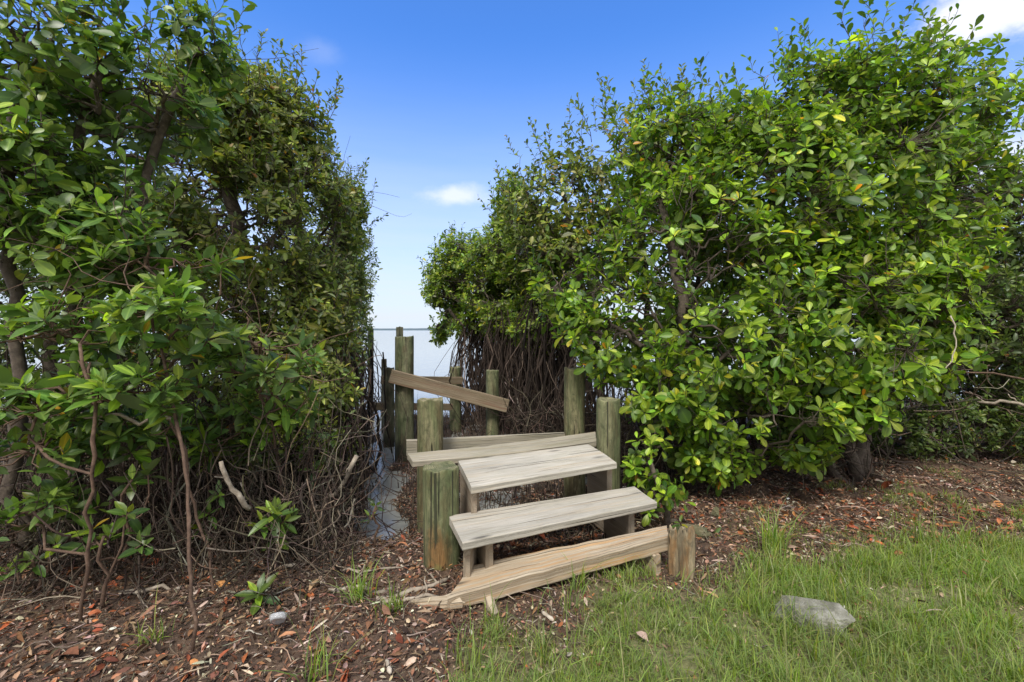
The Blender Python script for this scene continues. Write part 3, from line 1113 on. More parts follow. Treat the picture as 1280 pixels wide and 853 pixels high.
ROCKM = stone_mat('pale_rock', (.10, .10, .065), (.24, .23, .18), (.44, .43, .37))
MOSSR = stone_mat('mossy_rock', (.10, .09, .05), (.19, .165, .09), (.28, .25, .17), .6)
c = PZ(1012, 772, .02)
stone('rock', 'pale grey angular rock lying in the lawn grass', 'rock', (c[0], c[1], .035), (.185, .12, .10), ROCKM, 4.2, 1.3, -.35)
c = PZ(868, 668, .0)
stone('rock', 'low mossy brown rock in the litter behind the stakes', 'rock', (c[0], c[1], .02), (.17, .12, .065), MOSSR, 9.1, .6, .2)
c = PZ(896, 645, .0)
stone('rock', 'small tan stone under the shrub beyond the mossy rock', 'rock', (c[0], c[1], .025), (.055, .05, .04), MOSSR, 2.1, .6, .2, 3)

# ---- squashed clear plastic cup in the litter
m, nt, out = new_mat('cloudy_plastic')
n = N(nt)
tc = n.node('ShaderNodeTexCoord')
s = n.bsdf(out, (.62, .63, .64), .25, n.noise(tc.outputs['Object'], 60, 3), .004, .5)
s.inputs['Transmission Weight'].default_value = .55
s.inputs['IOR'].default_value = 1.2
c = PZ(347, 786, .02)
prof = [(0, .012), (.022, .012), (.030, .010), (.033, .018), (.036, .03), (.037, .034), (.034, .033), (.031, .018), (.028, .014), (0, .016)]
V, Q = [], []
for i in range(28):
    a_ = i * 2 * math.pi / 28
    for (r_, z_) in prof:
        k_ = 1 + .06 * math.sin(3 * a_)
        V.append((r_ * k_ * math.cos(a_), z_ - .004, r_ * k_ * math.sin(a_)))
mp = len(prof)
for i in range(28):
    for k in range(mp - 1):
        Q.append((i * mp + k, ((i + 1) % 28) * mp + k, ((i + 1) % 28) * mp + k + 1, i * mp + k + 1))
cup = np_mesh('plastic_lid', np.array(V), None, Q, m, None, True)
cup.location = [float(c[0]), float(c[1]), float(ground_h(c[0], c[1])) + .035]
cup.rotation_euler = (math.radians(35), 0, .3)
tag(cup, 'cloudy clear round plastic lid lying in the leaf litter', 'litter')

# ---- pale peanut shaped wood piece
m, nt, out = new_mat('bleached_wood')
n = N(nt); tc = n.node('ShaderNodeTexCoord')
ns = n.noise(n.mapping(tc.outputs['Object'], (30, 30, 30)), 1, 5)
n.bsdf(out, n.ramp(ns, [(.3, (.30, .24, .17)), (.6, (.52, .45, .36))]), .8, ns, .002, .5)
BLEACH = m
for nm, lab, x0, y0, x1, y1, r_ in [('wood_chip', 'pale bone coloured chip of wood lying by the red bark', 483, 822, 488, 842, .010),
                                    ('wood_chip', 'flat pale splinter of wood beside the lawn edge below the steps', 678, 768, 692, 779, .010)]:
    a = Acc()
    p, q = PZ(x0, y0, .02), PZ(x1, y1, .02)
    p[2] = float(ground_h(p[0], p[1])) + .014; q[2] = float(ground_h(q[0], q[1])) + .014
    tube(a, [p, p * .8 + q * .2, p * .5 + q * .5, p * .2 + q * .8, q], [r_ * .5, r_, r_ * .7, r_ * 1.05, r_ * .5], 8)
    o = a.build(nm, BLEACH, None, origin=(p + q) / 2)
    tag(o, lab, 'wood piece')

# ---- driftwood and fallen branches (each its own thing)
DRIFT = bark_mat('bleached_branch', (.17, .135, .10), (.36, .30, .23), (.55, .49, .40), 22)


def branch(label, pts, r0, r1, mat=DRIFT, lift=.012, forks=2, name='fallen_branch', group='fallen branches'):
    w = []
    for q in pts:
        if len(q) == 2:
            p = PZ(q[0], q[1], -.02)
            p[2] = float(ground_h(p[0], p[1])) + lift
        else:
            p = P(*q)
        w.append(p)
    w = np.array(w)
    fine = [w[0]]
    for a, b in zip(w[:-1], w[1:]):
        fine += list(wobble(a, b, 3, .22)[1:])
    fine = np.array(fine)
    acc = Acc()
    rr = np.linspace(r0, r1, len(fine)) * (1 + .12 * RNG.standard_normal(len(fine)))
    tube(acc, fine, rr, 7)
    for _ in range(forks):
        k = RNG.integers(2, len(fine) - 1)
        dr = fine[k] - fine[k - 1]
        e = fine[k] + unit(dr + np.linalg.norm(dr) * .8 * RNG.standard_normal(3)) * (.08 + .12 * RNG.random())
        e[2] = max(e[2], float(ground_h(e[0], e[1])) + .01)
        tube(acc, wobble(fine[k], e, 3, .2), np.linspace(rr[k] * .6, rr[k] * .25, 4), 5)
    o = acc.build(name, mat, None, origin=w[0])
    return tag(o, label, 'branch', group)


branch('bleached driftwood stick lying left of the splintered tread end', [(412, 742), (450, 743), (490, 744)], .017, .011)
branch('bleached forked driftwood pointing at the splintered tread end', [(470, 757), (500, 752), (540, 740), (560, 730)], .016, .009)
branch('pale crooked driftwood stick lying nearest the splinter', [(478, 762), (510, 760), (548, 756)], .014, .008)
branch('long thin grey stick lying across the litter behind the driftwood', [(425, 722), (470, 722), (520, 712)], .007, .004)
branch('grey stick lying in front of the left mangrove stems', [(150, 752), (190, 746), (228, 741)], .012, .008)
branch('pale curved stick lying in the shade at the foot of the mangroves', [(350, 716), (372, 713), (388, 708)], .012, .009, forks=1)
branch('short brown stick lying on the lawn edge in front of the lowest tread', [(738, 731), (760, 742), (778, 750)], .009, .006, BARK_RED)
branch('bare lichen grey branch rising slantwise from the mud beside the channel', [(395, 650, 3.0), (410, 620, 3.0), (432, 600, 2.95), (446, 570, 2.9)], .018, .013, DRIFT, name='bare_branch', group='bare leaning branches')
branch('bare bleached broken branch leaning among the left mangrove leaves', [(312, 636, 2.5), (298, 618, 2.45), (284, 600, 2.42), (276, 577, 2.4)], .015, .010, DRIFT, forks=1, name='bare_branch', group='bare leaning branches')
branch('long pale horizontal limb crossing below the left foreground leaves', [(-30, 525, 2.3), (60, 517, 2.35), (150, 518, 2.4), (215, 524, 2.45)], .011, .009, DRIFT, name='bare_branch', group='bare leaning branches')
branch('thin white bent twig hanging at the right shrub edge', [(1188, 395, 3.3), (1195, 425, 3.3), (1190, 452, 3.3), (1172, 470, 3.3)], .005, .003, BLEACH, forks=0, name='bare_branch', group='bare leaning branches')
branch('grey dead limb reaching level out of the dark thicket', [(1300, 505, 4.4), (1250, 501, 4.4), (1222, 503, 4.5)], .018, .012, DRIFT, name='bare_branch', group='bare leaning branches')
branch('long thin brown limb sagging across the dark thicket', [(1110, 415, 4.3), (1160, 447, 4.2), (1210, 466, 4.1), (1300, 478, 4.0)], .011, .009, BARK_RED, name='bare_branch', group='bare leaning branches')

print('timber', round(time.time() - T0, 1))

# ------------------------------------------------------------------ shrubs, right side
shrub('mangrove_shrub', 'big bright green shrub leaning over the litter beside the steps, the tallest by the lawn', 'shrub',
      [lobe(1090, 240, 4.3, 130, 170, .8), lobe(960, 250, 4.3, 130, 130, .85), lobe(1030, 130, 4.5, 90, 70, .6),
       lobe(1165, 140, 4.6, 85, 90, .6), lobe(870, 330, 4.1, 120, 110, .8), lobe(900, 430, 3.8, 130, 85, .7),
       lobe(1050, 420, 3.8, 120, 110, .7), lobe(1150, 390, 4.0, 60, 100, .5), lobe(770, 420, 3.9, 75, 65, .45),
       lobe(950, 520, 3.6, 110, 48, .45), lobe(740, 370, 4.2, 75, 60, .5), lobe(1060, 505, 3.7, 55, 40, .35),
       lobe(835, 500, 3.6, 60, 45, .35), lobe(890, 570, 3.7, 60, 30, .3), lobe(1000, 560, 3.8, 45, 25, .3), lobe(925, 165, 4.9, 80, 50, .5), lobe(1190, 250, 4.5, 60, 110, .5), lobe(850, 200, 4.8, 90, 85, .6)],
      [[P(1070, 600, 4.25), P(1062, 560, 4.3), P(1030, 500, 4.25), P(980, 420, 4.2), P(930, 320, 4.3), P(900, 220, 4.5)],
       [P(1073, 600, 4.3), P(1080, 545, 4.4), P(1095, 440, 4.4), P(1110, 300, 4.5), P(1160, 200, 4.6), P(1170, 120, 4.6)],
       [P(1055, 605, 4.2), P(1010, 545, 4.1), P(930, 500, 4.0), P(850, 450, 4.0), P(790, 400, 4.1)],
       [P(1085, 605, 4.4), P(1060, 480, 4.5), P(1030, 300, 4.5), P(1020, 150, 4.6)],
       [P(900, 612, 3.95), P(890, 540, 3.95), P(860, 440, 4.0), P(840, 330, 4.2), P(830, 230, 4.6)]],
      n_ros=6000, n_node=500, leaf=(.086, .040), per=7, pal=BRIGHT, mat=LEAF_BRIGHT, shoots=110, shoot_len=.34, thick=.012, dead=130)

shrub('mangrove_shrub', 'sparse upright shrub with bare twig tops standing behind the bright green shrub', 'shrub',
      [lobe(700, 260, 5.9, 60, 75, .6), lobe(780, 220, 5.7, 70, 85, .6), lobe(660, 290, 6.2, 35, 60, .5), lobe(855, 185, 5.6, 70, 62, .6), lobe(730, 330, 5.6, 80, 60, .6)],
      [[P(760, 560, 5.8), P(750, 450, 5.8), P(720, 330, 5.9), P(700, 230, 5.9)], [P(800, 560, 5.8), P(810, 400, 5.8), P(800, 250, 5.7), P(790, 150, 5.7)],
       [P(830, 560, 5.8), P(850, 350, 5.7), P(870, 180, 5.6)]],
      n_ros=1400, n_node=220, leaf=(.085, .042), per=6, pal=MIDG, mat=LEAF_BRIGHT, shoots=70, shoot_len=.42, thick=.012, dead=90, tpl='simple')

r2c = [P(600, 400, 8.0), P(665, 400, 7.2), P(700, 420, 6.2)]
shrub('mangrove_shrub', 'rounded clipped looking mangrove at the water edge with a curtain of brown hanging roots', 'shrub',
      [lobe(598, 340, 8.3, 58, 50, .9), lobe(560, 370, 8.6, 26, 46, .7), lobe(655, 320, 7.4, 62, 58, .9), lobe(700, 350, 6.6, 60, 62, .8), lobe(630, 372, 7.4, 60, 30, .8),
       lobe(552, 400, 8.6, 16, 34, .4), lobe(640, 260, 7.4, 26, 50, .5), lobe(600, 394, 8.0, 54, 30, .6), lobe(560, 350, 8.3, 34, 60, .6), lobe(680, 408, 6.4, 44, 38, .5), lobe(640, 405, 7.2, 44, 26, .5), lobe(640, 345, 7.8, 70, 50, .8)],
      [[P(620, 500, 7.8), P(615, 430, 7.9), P(600, 350, 8.2)], [P(670, 505, 7.2), P(668, 420, 7.2), P(655, 330, 7.4)], [P(720, 520, 6.4), P(712, 440, 6.4), P(700, 360, 6.5)]],
      n_ros=5800, n_node=240, leaf=(.074, .038), per=7, pal=BRIGHT2, mat=LEAF_BRIGHT, tpl='far', shoots=70, shoot_len=.2, thick=.014, gap=.36,
      roots=[((-.40, 8.1), (.45, .5), 240, 1.5), ((.30, 7.4), (.5, .5), 230, 1.6), ((.62, 6.3), (.45, .45), 240, 1.5), ((.1, 6.9), (.5, .4), 170, 1.3)])

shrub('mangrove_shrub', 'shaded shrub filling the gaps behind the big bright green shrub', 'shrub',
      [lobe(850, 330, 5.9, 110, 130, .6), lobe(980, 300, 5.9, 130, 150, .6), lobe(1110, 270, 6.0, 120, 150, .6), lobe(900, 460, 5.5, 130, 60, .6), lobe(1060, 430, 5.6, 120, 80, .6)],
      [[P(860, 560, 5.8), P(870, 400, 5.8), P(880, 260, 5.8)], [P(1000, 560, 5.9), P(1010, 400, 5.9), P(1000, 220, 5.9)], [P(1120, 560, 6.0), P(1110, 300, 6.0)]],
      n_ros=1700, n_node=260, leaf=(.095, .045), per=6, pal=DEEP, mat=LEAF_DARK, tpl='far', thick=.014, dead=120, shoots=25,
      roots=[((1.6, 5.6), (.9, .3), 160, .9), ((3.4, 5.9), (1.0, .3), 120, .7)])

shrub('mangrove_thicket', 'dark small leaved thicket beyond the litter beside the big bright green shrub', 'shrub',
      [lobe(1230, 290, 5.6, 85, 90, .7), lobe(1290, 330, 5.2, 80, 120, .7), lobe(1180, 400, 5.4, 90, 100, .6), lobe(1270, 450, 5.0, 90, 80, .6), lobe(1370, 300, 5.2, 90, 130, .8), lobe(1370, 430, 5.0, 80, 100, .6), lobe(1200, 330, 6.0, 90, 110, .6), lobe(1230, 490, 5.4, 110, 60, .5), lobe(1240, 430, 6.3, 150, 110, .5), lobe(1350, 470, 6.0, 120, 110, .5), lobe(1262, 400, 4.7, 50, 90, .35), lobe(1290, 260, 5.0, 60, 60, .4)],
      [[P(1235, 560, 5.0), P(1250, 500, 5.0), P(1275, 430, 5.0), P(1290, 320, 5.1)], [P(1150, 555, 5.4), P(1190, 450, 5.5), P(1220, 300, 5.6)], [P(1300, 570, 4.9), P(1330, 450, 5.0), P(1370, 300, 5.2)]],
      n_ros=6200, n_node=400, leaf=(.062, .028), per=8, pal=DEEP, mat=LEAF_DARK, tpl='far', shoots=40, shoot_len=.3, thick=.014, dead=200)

shrub('undergrowth_shrub', 'low dark shrub spreading on the ground under the thicket', 'shrub',
      [lobe(1130, 540, 5.0, 75, 32, .4), lobe(1210, 535, 4.9, 80, 38, .4), lobe(1300, 530, 4.7, 70, 42, .4)],
      [[P(1200, 575, 4.85), P(1200, 550, 4.9), P(1205, 525, 4.9)], [P(1130, 572, 4.9), P(1130, 540, 5.0)]],
      n_ros=1200, n_node=140, leaf=(.055, .024), per=7, pal=DEEP, mat=LEAF_DARK, tpl='simple', thick=.01)

shrub('mangrove_sapling', 'knee high leafy sapling growing close to the right end of the treads', 'young plant',
      [lobe(826, 615, 3.15, 34, 30, .16), lobe(800, 590, 3.3, 22, 22, .12), lobe(812, 555, 3.3, 24, 18, .12)],
      [[P(836, 660, 3.15), P(834, 640, 3.15), P(825, 610, 3.15), P(808, 570, 3.3)]],
      n_ros=46, n_node=24, leaf=(.082, .038), per=7, pal=BRIGHT, mat=LEAF_BRIGHT, thick=.02, tip_r=.002, twig_r=.0015)
print('right', round(time.time() - T0, 1))

# ------------------------------------------------------------------ shrubs, left side
shrub('mangrove_shrub', 'broad leaved mangrove nearest the camera with several dark leaning trunks', 'shrub',
      [lobe(60, 60, 2.7, 110, 90, .5), lobe(170, 120, 2.9, 90, 70, .5), lobe(20, 230, 2.6, 90, 90, .45), lobe(130, 300, 2.7, 100, 60, .4),
       lobe(250, 60, 3.1, 40, 50, .3)],
      [[P(90, 690, 2.75), P(95, 560, 2.8), P(92, 430, 2.8), P(84, 330, 2.8), P(70, 240, 2.75), P(55, 130, 2.7), P(75, 0, 2.7)],
       [P(95, 690, 2.8), P(100, 520, 2.85), P(95, 400, 2.85), P(108, 300, 2.85), P(92, 210, 2.85), P(110, 110, 2.85), P(150, 50, 2.9)],
       [P(30, 700, 2.6), P(20, 500, 2.6), P(25, 350, 2.65), P(5, 200, 2.6), P(30, 60, 2.6)],
       [P(130, 690, 3.0), P(135, 480, 3.0), P(125, 360, 3.0), P(92, 250, 3.0), P(60, 140, 3.0)],
       [P(120, 690, 3.0), P(140, 400, 3.0), P(190, 180, 3.0), P(250, 60, 3.1)]],
      n_ros=620, n_node=170, leaf=(.096, .043), per=7, pal=BROAD, mat=LEAF_BIG, shoots=36, shoot_len=.3, thick=.018, dead=60, bark=BARK, max_r=.036)

shrub('mangrove_shrub', 'low broad leaved mangrove whose big rosettes reach out over the litter', 'shrub',
      [lobe(80, 410, 2.4, 110, 45, .30), lobe(230, 400, 2.4, 90, 50, .35), lobe(320, 440, 2.7, 70, 60, .35), lobe(50, 500, 2.3, 70, 35, .2), lobe(160, 480, 2.3, 80, 40, .25), lobe(340, 500, 2.9, 50, 45, .3), lobe(190,330,2.6,90,45,.3), lobe(30, 570, 2.2, 60, 30, .2), lobe(150, 540, 2.6, 80, 35, .25), lobe(280, 540, 2.9, 60, 35, .25), lobe(60, 640, 2.4, 60, 30, .2)],
      [[P(240, 815, 1.9), P(238, 740, 1.95), P(236, 660, 2.05), P(232, 580, 2.15), P(215, 500, 2.3), P(200, 430, 2.3)],
       [P(100, 800, 2.1), P(112, 700, 2.1), P(118, 600, 2.1), P(120, 520, 2.1), P(100, 430, 2.15)],
       [P(275, 770, 2.3), P(262, 700, 2.4), P(240, 620, 2.45), P(225, 540, 2.5), P(190, 480, 2.5), P(250, 420, 2.5)],
       [P(360, 700, 2.9), P(350, 600, 2.9), P(335, 500, 2.8), P(320, 430, 2.7)]],
      n_ros=420, n_node=120, leaf=(.100, .040), per=8, pal=BROAD, mat=LEAF_BIG, tpl='lance', thick=.010, dead=50, bark=BARK_RED, upbias=1.1, whorl=(35, 92), max_r=.0075, tip_r=.004, twig_r=.003)

shrub('mangrove_shrub', 'dense small leaved mangrove lining the left bank of the narrow water channel', 'shrub',
      [lobe(275, 140, 4.0, 80, 70, .5), lobe(345, 190, 4.4, 80, 95, .5), lobe(330, 520, 3.5, 60, 35, .3), lobe(300, 280, 3.9, 90, 100, .5), lobe(390, 300, 4.8, 60, 100, .5), lobe(370, 400, 4.2, 75, 85, .5),
       lobe(420, 330, 5.6, 38, 100, .5), lobe(410, 440, 5.0, 38, 80, .4), lobe(250, 230, 3.8, 70, 80, .4), lobe(430, 255, 5.6, 28, 30, .4), lobe(290, 430, 3.6, 70, 70, .35), lobe(370, 490, 3.7, 70, 50, .35), lobe(412, 480, 4.3, 35, 60, .3), lobe(430, 420, 5.6, 22, 60, .3), lobe(300, 560, 3.2, 60, 26, .22), lobe(390, 555, 3.5, 44, 28, .25), lobe(428, 560, 4.2, 24, 30, .2)],
      [[P(330, 650, 3.9), P(325, 520, 3.9), P(320, 380, 4.0), P(290, 250, 4.0), P(270, 140, 4.0)], [P(380, 620, 4.4), P(375, 480, 4.4), P(370, 330, 4.5), P(360, 180, 4.5)],
       [P(420, 600, 5.2), P(418, 450, 5.2), P(420, 300, 5.5)]],
      n_ros=7300, n_node=460, leaf=(.068, .029), per=7, pal=MIDG, mat=LEAF_DARK, tpl='simple', shoots=150, shoot_len=.34, thick=.011, dead=200,
      roots=[((-1.9, 4.3), (.5, .5), 170, .9), ((-1.75, 5.2), (.25, .6), 120, .8), ((-2.4, 3.9), (.5, .5), 100, .8)])

shrub('mangrove_shrub', 'far small mangrove at the end of the left bank, standing in open water', 'shrub',
      [lobe(440, 330, 8.0, 27, 80, .7), lobe(446, 420, 8.0, 17, 60, .6), lobe(425, 280, 7.6, 30, 60, .6)],
      [[P(440, 500, 8.0), P(438, 400, 8.0), P(440, 300, 8.0)]],
      n_ros=1100, n_node=120, leaf=(.07, .032), per=6, pal=MIDG, mat=LEAF_DARK, tpl='far', shoots=30, shoot_len=.3, thick=.014,
      roots=[((-2.75, 8.0), (.25, .6), 90, .8)])

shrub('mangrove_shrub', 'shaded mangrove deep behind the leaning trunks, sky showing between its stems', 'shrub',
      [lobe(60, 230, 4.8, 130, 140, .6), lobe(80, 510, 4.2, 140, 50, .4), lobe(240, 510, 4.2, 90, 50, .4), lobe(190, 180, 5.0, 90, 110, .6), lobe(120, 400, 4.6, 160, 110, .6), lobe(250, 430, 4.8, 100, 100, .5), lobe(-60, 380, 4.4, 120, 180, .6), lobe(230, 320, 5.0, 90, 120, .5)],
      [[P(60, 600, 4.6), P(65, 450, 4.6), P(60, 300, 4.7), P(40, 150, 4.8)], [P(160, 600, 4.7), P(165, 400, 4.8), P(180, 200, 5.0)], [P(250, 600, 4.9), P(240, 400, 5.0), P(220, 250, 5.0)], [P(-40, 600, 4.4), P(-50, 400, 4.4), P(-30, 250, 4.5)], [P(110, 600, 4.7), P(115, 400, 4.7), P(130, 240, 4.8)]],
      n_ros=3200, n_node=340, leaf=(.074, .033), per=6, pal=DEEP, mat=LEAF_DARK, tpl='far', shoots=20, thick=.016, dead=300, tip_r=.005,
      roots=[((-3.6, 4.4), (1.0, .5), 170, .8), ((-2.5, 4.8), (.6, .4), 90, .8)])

seedling('mangrove_seedling', 'bright seedling with long leaves standing by the bare leaning branch', 342, 650, 2.55, 60, [(0, -8, 10), (14, 2, 9), (-12, 4, 8), (6, 22, 8)], (.13, .042), lean=(.02, .05))
seedling('mangrove_seedling', 'small low seedling with a yellow bottom leaf growing just behind the plastic lid', 322, 742, 2.28, 40, [(0, 0, 11), (4, 10, 7)], (.115, .046), lean=(.05, .0))
seedling('mangrove_seedling', 'two tiered seedling hanging over the dark litter below the pale horizontal limb', 130, 670, 2.2, 60, [(-18, -10, 9), (8, 0, 10), (46, 12, 7), (30, -28, 7)], (.105, .045), lean=(-.02, .02))
seedling('mangrove_seedling', 'seedling with three leaf whorls at mid height between the thin stems', 165, 600, 2.4, 60, [(0, 0, 9), (20, -10, 8)], (.11, .046), lean=(-.03, .05))
seedling('mangrove_seedling', 'low seedling in the deep shade at the lower left edge of the litter', 40, 700, 2.3, 60, [(0, 0, 8), (30, -20, 7), (-30, 10, 7)], (.10, .042), lean=(.0, .05))
seedling('mangrove_seedling', 'small leafy seedling between the thin stems and the bare broken branch', 262, 640, 2.7, 60, [(0, 0, 7), (-14, 20, 6), (10, -22, 6)], (.085, .036), lean=(.0, .05))
seedling('mangrove_seedling', 'little two leaved sprout beside the driftwood stick', 380, 752, 2.35, 40, [(0, 0, 4), (-4, 16, 3)], (.07, .028), lean=(.0, .0))
seedling('mangrove_seedling', 'sprout standing in the litter at the end of the water channel', 470, 632, 2.9, 40, [(0, 0, 5), (-8, 14, 4)], (.07, .028), lean=(.0, .0))
seedling('mangrove_seedling', 'leafy shoot growing at the channel edge under the small leaved mangrove', 392, 560, 3.1, 60, [(0, -20, 8), (-14, 4, 8), (12, 8, 7), (0, 26, 7), (22, -14, 6)], (.09, .036), lean=(.02, .0))
seedling('mangrove_seedling', 'tiny green sprout pushing up against the top of the stakes', 850, 652, 2.85, 40, [(0, 0, 5)], (.055, .022), lean=(.0, .0))
seedling('mangrove_seedling', 'small sprout in the litter under the big bright shrub', 893, 668, 2.95, 40, [(0, 0, 6), (6, -4, 4)], (.06, .024), lean=(.0, .0))
print('left', round(time.time() - T0, 1))


# ------------------------------------------------------------------ ground cover (stuff)
def scatter_region(n, x0, x1, y0, y1, w):
    x = x0 + (x1 - x0) * RNG.random(n); y = y0 + (y1 - y0) * RNG.random(n)
    k = RNG.random(n) < w(x, y)
    return x[k], y[k]


def blades(name, x, y, hl, hw, cols, wts, bend=.5, kind='stuff', tint_n=True, rooty=None):
    n = len(x)
    z = ground_h(x, y) - .004
    L = hl * np.exp(.35 * RNG.standard_normal(n)) * (.6 + .8 * vnoise(x, y, 3.2, 12))
    W = hw * np.exp(.2 * RNG.standard_normal(n))
    ph = RNG.random(n) * 2 * math.pi
    dirx, diry = np.cos(ph), np.sin(ph)
    b = bend * np.abs(RNG.standard_normal(n)) * .8 + .1
    ts = np.array([0, .35, .7, 1.0])
    ws = np.array([.8, 1.0, .65, .0])
    V = np.zeros((n, 7, 3))
    C = np.ones((n, 7, 4), np.float32)
    base = palette(n, cols, wts, .22)
    if tint_n:
        dry = vnoise(x, y, 2.0, 20)[:, None]
        base = base * (1 - .3 * dry) + np.array([.19, .17, .07]) * .3 * dry
    kk = 0
    face = ph + math.pi / 2 + .4 * RNG.standard_normal(n)
    sx, sy = np.cos(face), np.sin(face)
    for i, t in enumerate(ts):
        cx = x + dirx * L * b * t * t
        cy = y + diry * L * b * t * t
        cz = z + L * t * (1 - .35 * b * t)
        if i < 3:
            for s in (-1, 1):
                V[:, kk, 0] = cx + s * sx * W * ws[i]
                V[:, kk, 1] = cy + s * sy * W * ws[i]
                V[:, kk, 2] = cz
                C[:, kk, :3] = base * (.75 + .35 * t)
                kk += 1
        else:
            V[:, kk, 0] = cx; V[:, kk, 1] = cy; V[:, kk, 2] = cz
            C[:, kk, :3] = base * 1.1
    off = (np.arange(n) * 7)[:, None, None]
    Q = (np.array([[0, 1, 3, 2], [2, 3, 5, 4]])[None] + off).reshape(-1, 4)
    T = (np.array([[4, 5, 6]])[None] + off).reshape(-1, 3)
    C[:, :, 3] = 1
    return V.reshape(-1, 3), T, Q, C.reshape(-1, 4)


GR = ([(.31, .44, .05), (.19, .33, .035), (.44, .52, .085), (.52, .47, .22)], [45, 26, 20, 12])
x, y = scatter_region(330000, -.7, 6.2, 1.2, 5.2, lambda x, y: grass_mask(x, y) * (.35 + .8 * sstep(.22, .62, vnoise(x, y, 4.5, 14))) * (.4 + .6 * sstep(.25, .55, vnoise(x, y, 11, 15))) * (.7 + .3 * sstep(.25, .5, vnoise(x, y, 1.9, 16))) * (np.abs(x) < 1.2 * y + .3))
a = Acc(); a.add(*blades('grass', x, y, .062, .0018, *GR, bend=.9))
# longer clump blades
cx, cy = scatter_region(1500, -.5, 6, 1.3, 4.6, lambda x, y: grass_mask(x, y) * (np.abs(x) < 1.2 * y + .3))
k = RNG.integers(8, 22, len(cx))
xx = np.repeat(cx, k) + .018 * RNG.standard_normal(k.sum()); yy = np.repeat(cy, k) + .018 * RNG.standard_normal(k.sum())
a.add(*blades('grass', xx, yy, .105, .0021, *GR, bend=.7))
# scattered thin grass creeping over the litter
x, y = scatter_region(90000, .3, 7, 1.6, 5.6, lambda x, y: sstep(.52, .8, vnoise(x, y, 3.1, 31)) * sstep(.4, 2.6, x) * (vnoise(x, y, 11, 3) > .4) * (1 - grass_mask(x, y)) * (y < 2.4 + .7 * x))
a.add(*blades('grass', x, y, .05, .0016, *GR, bend=.9))
o = a.build('grass', GRASS)
tag(o, kind='stuff', label='fresh green lawn grass with dry yellow blades mixed in', cat='grass')
print('grass', a.n, round(time.time() - T0, 1))

# tufts that stand alone
for (lab, px, py, n_, L_) in [('tall thin grass tuft growing in the litter beside the driftwood stick', 447, 752, 60, .16),
                              ('small grass tuft next to the forked driftwood', 487, 768, 40, .11),
                              ('thin grass tuft rising in the litter just left of the red bark', 395, 850, 30, .15),
                              ('wispy grass tuft growing by the thin reddish stem in the dark litter', 190, 800, 30, .12),
                              ('long seed grass tuft growing over the litter beside the mossy rock', 965, 690, 130, .20),
                              ('broad bladed weed tuft sprouting in front of the lowest tread', 722, 742, 26, .13)]:
    c = PZ(px, py, 0)
    xx = c[0] + .03 * RNG.standard_normal(n_); yy = c[1] + .03 * RNG.standard_normal(n_)
    a = Acc(); a.add(*blades('t', xx, yy, L_, .0026, *GR, bend=.6, tint_n=False))
    tag(a.build('grass_tuft', GRASS, None, origin=(c[0], c[1], 0)), lab, 'grass tuft', 'single grass tufts')

# leaf litter
def litter_w(x, y):
    return (1 - .9 * grass_mask(x, y)) * (ground_h(x, y) > WATER - .01) * (np.abs(x) < 1.25 * y + .4)


def litter(n, size, cols, wts, x0=-5, x1=6.5, y0=1.2, y1=6.2, dens=None, lift=.01, tilt=.45, asp=.42, wf=litter_w, tpl='simple', curl=.5):
    x, y = scatter_region(n, x0, x1, y0, y1, wf)
    n = len(x)
    z = ground_h(x, y) + lift * RNG.random(n)
    ph = RNG.random(n) * 2 * math.pi
    d = np.stack([np.cos(ph), np.sin(ph), tilt * RNG.standard_normal(n) * .6], -1)
    up = np.stack([tilt * RNG.standard_normal(n), tilt * RNG.standard_normal(n), np.ones(n)], -1)
    L = size * np.exp(.4 * RNG.standard_normal(n))
    return leaves_arrays(np.stack([x, y, z + .3 * L * np.abs(d[:, 2])], -1), d, unit(up), L, L * asp * np.exp(.3 * RNG.standard_normal(n)), palette(n, cols, wts, .3), tpl=tpl, fold=curl, droop=.25)


BR = ([(.19, .095, .055), (.25, .14, .085), (.12, .07, .045), (.36, .26, .18), (.50, .41, .31), (.32, .11, .045), (.045, .03, .022)], [26, 18, 20, 18, 10, 4, 16])
SHRED = ([(.36, .28, .20), (.24, .17, .115), (.50, .43, .33), (.13, .08, .05), (.07, .045, .03)], [22, 30, 8, 26, 18])
a = Acc()
a.add(*litter(60000, .026, *BR, tilt=.6, asp=.36))
a.add(*litter(30000, .035, [(.42, .36, .20), (.30, .24, .12), (.22, .17, .09)], [40, 35, 25], tilt=.35, asp=.06, tpl='far', wf=lambda x, y: grass_mask(x, y) * (np.abs(x) < 1.2 * y + .3), x0=-.6))
a.add(*litter(60000, .036, *SHRED, tilt=.5, asp=.13))
a.add(*litter(11000, .042, [(.28, .14, .075), (.34, .21, .13), (.19, .08, .04), (.42, .32, .22)], [34, 24, 34, 5], tilt=.45, asp=.24, lift=.02))
a.add(*litter(110000, .013, *BR, tilt=.9, asp=.6, tpl='far', lift=.014))
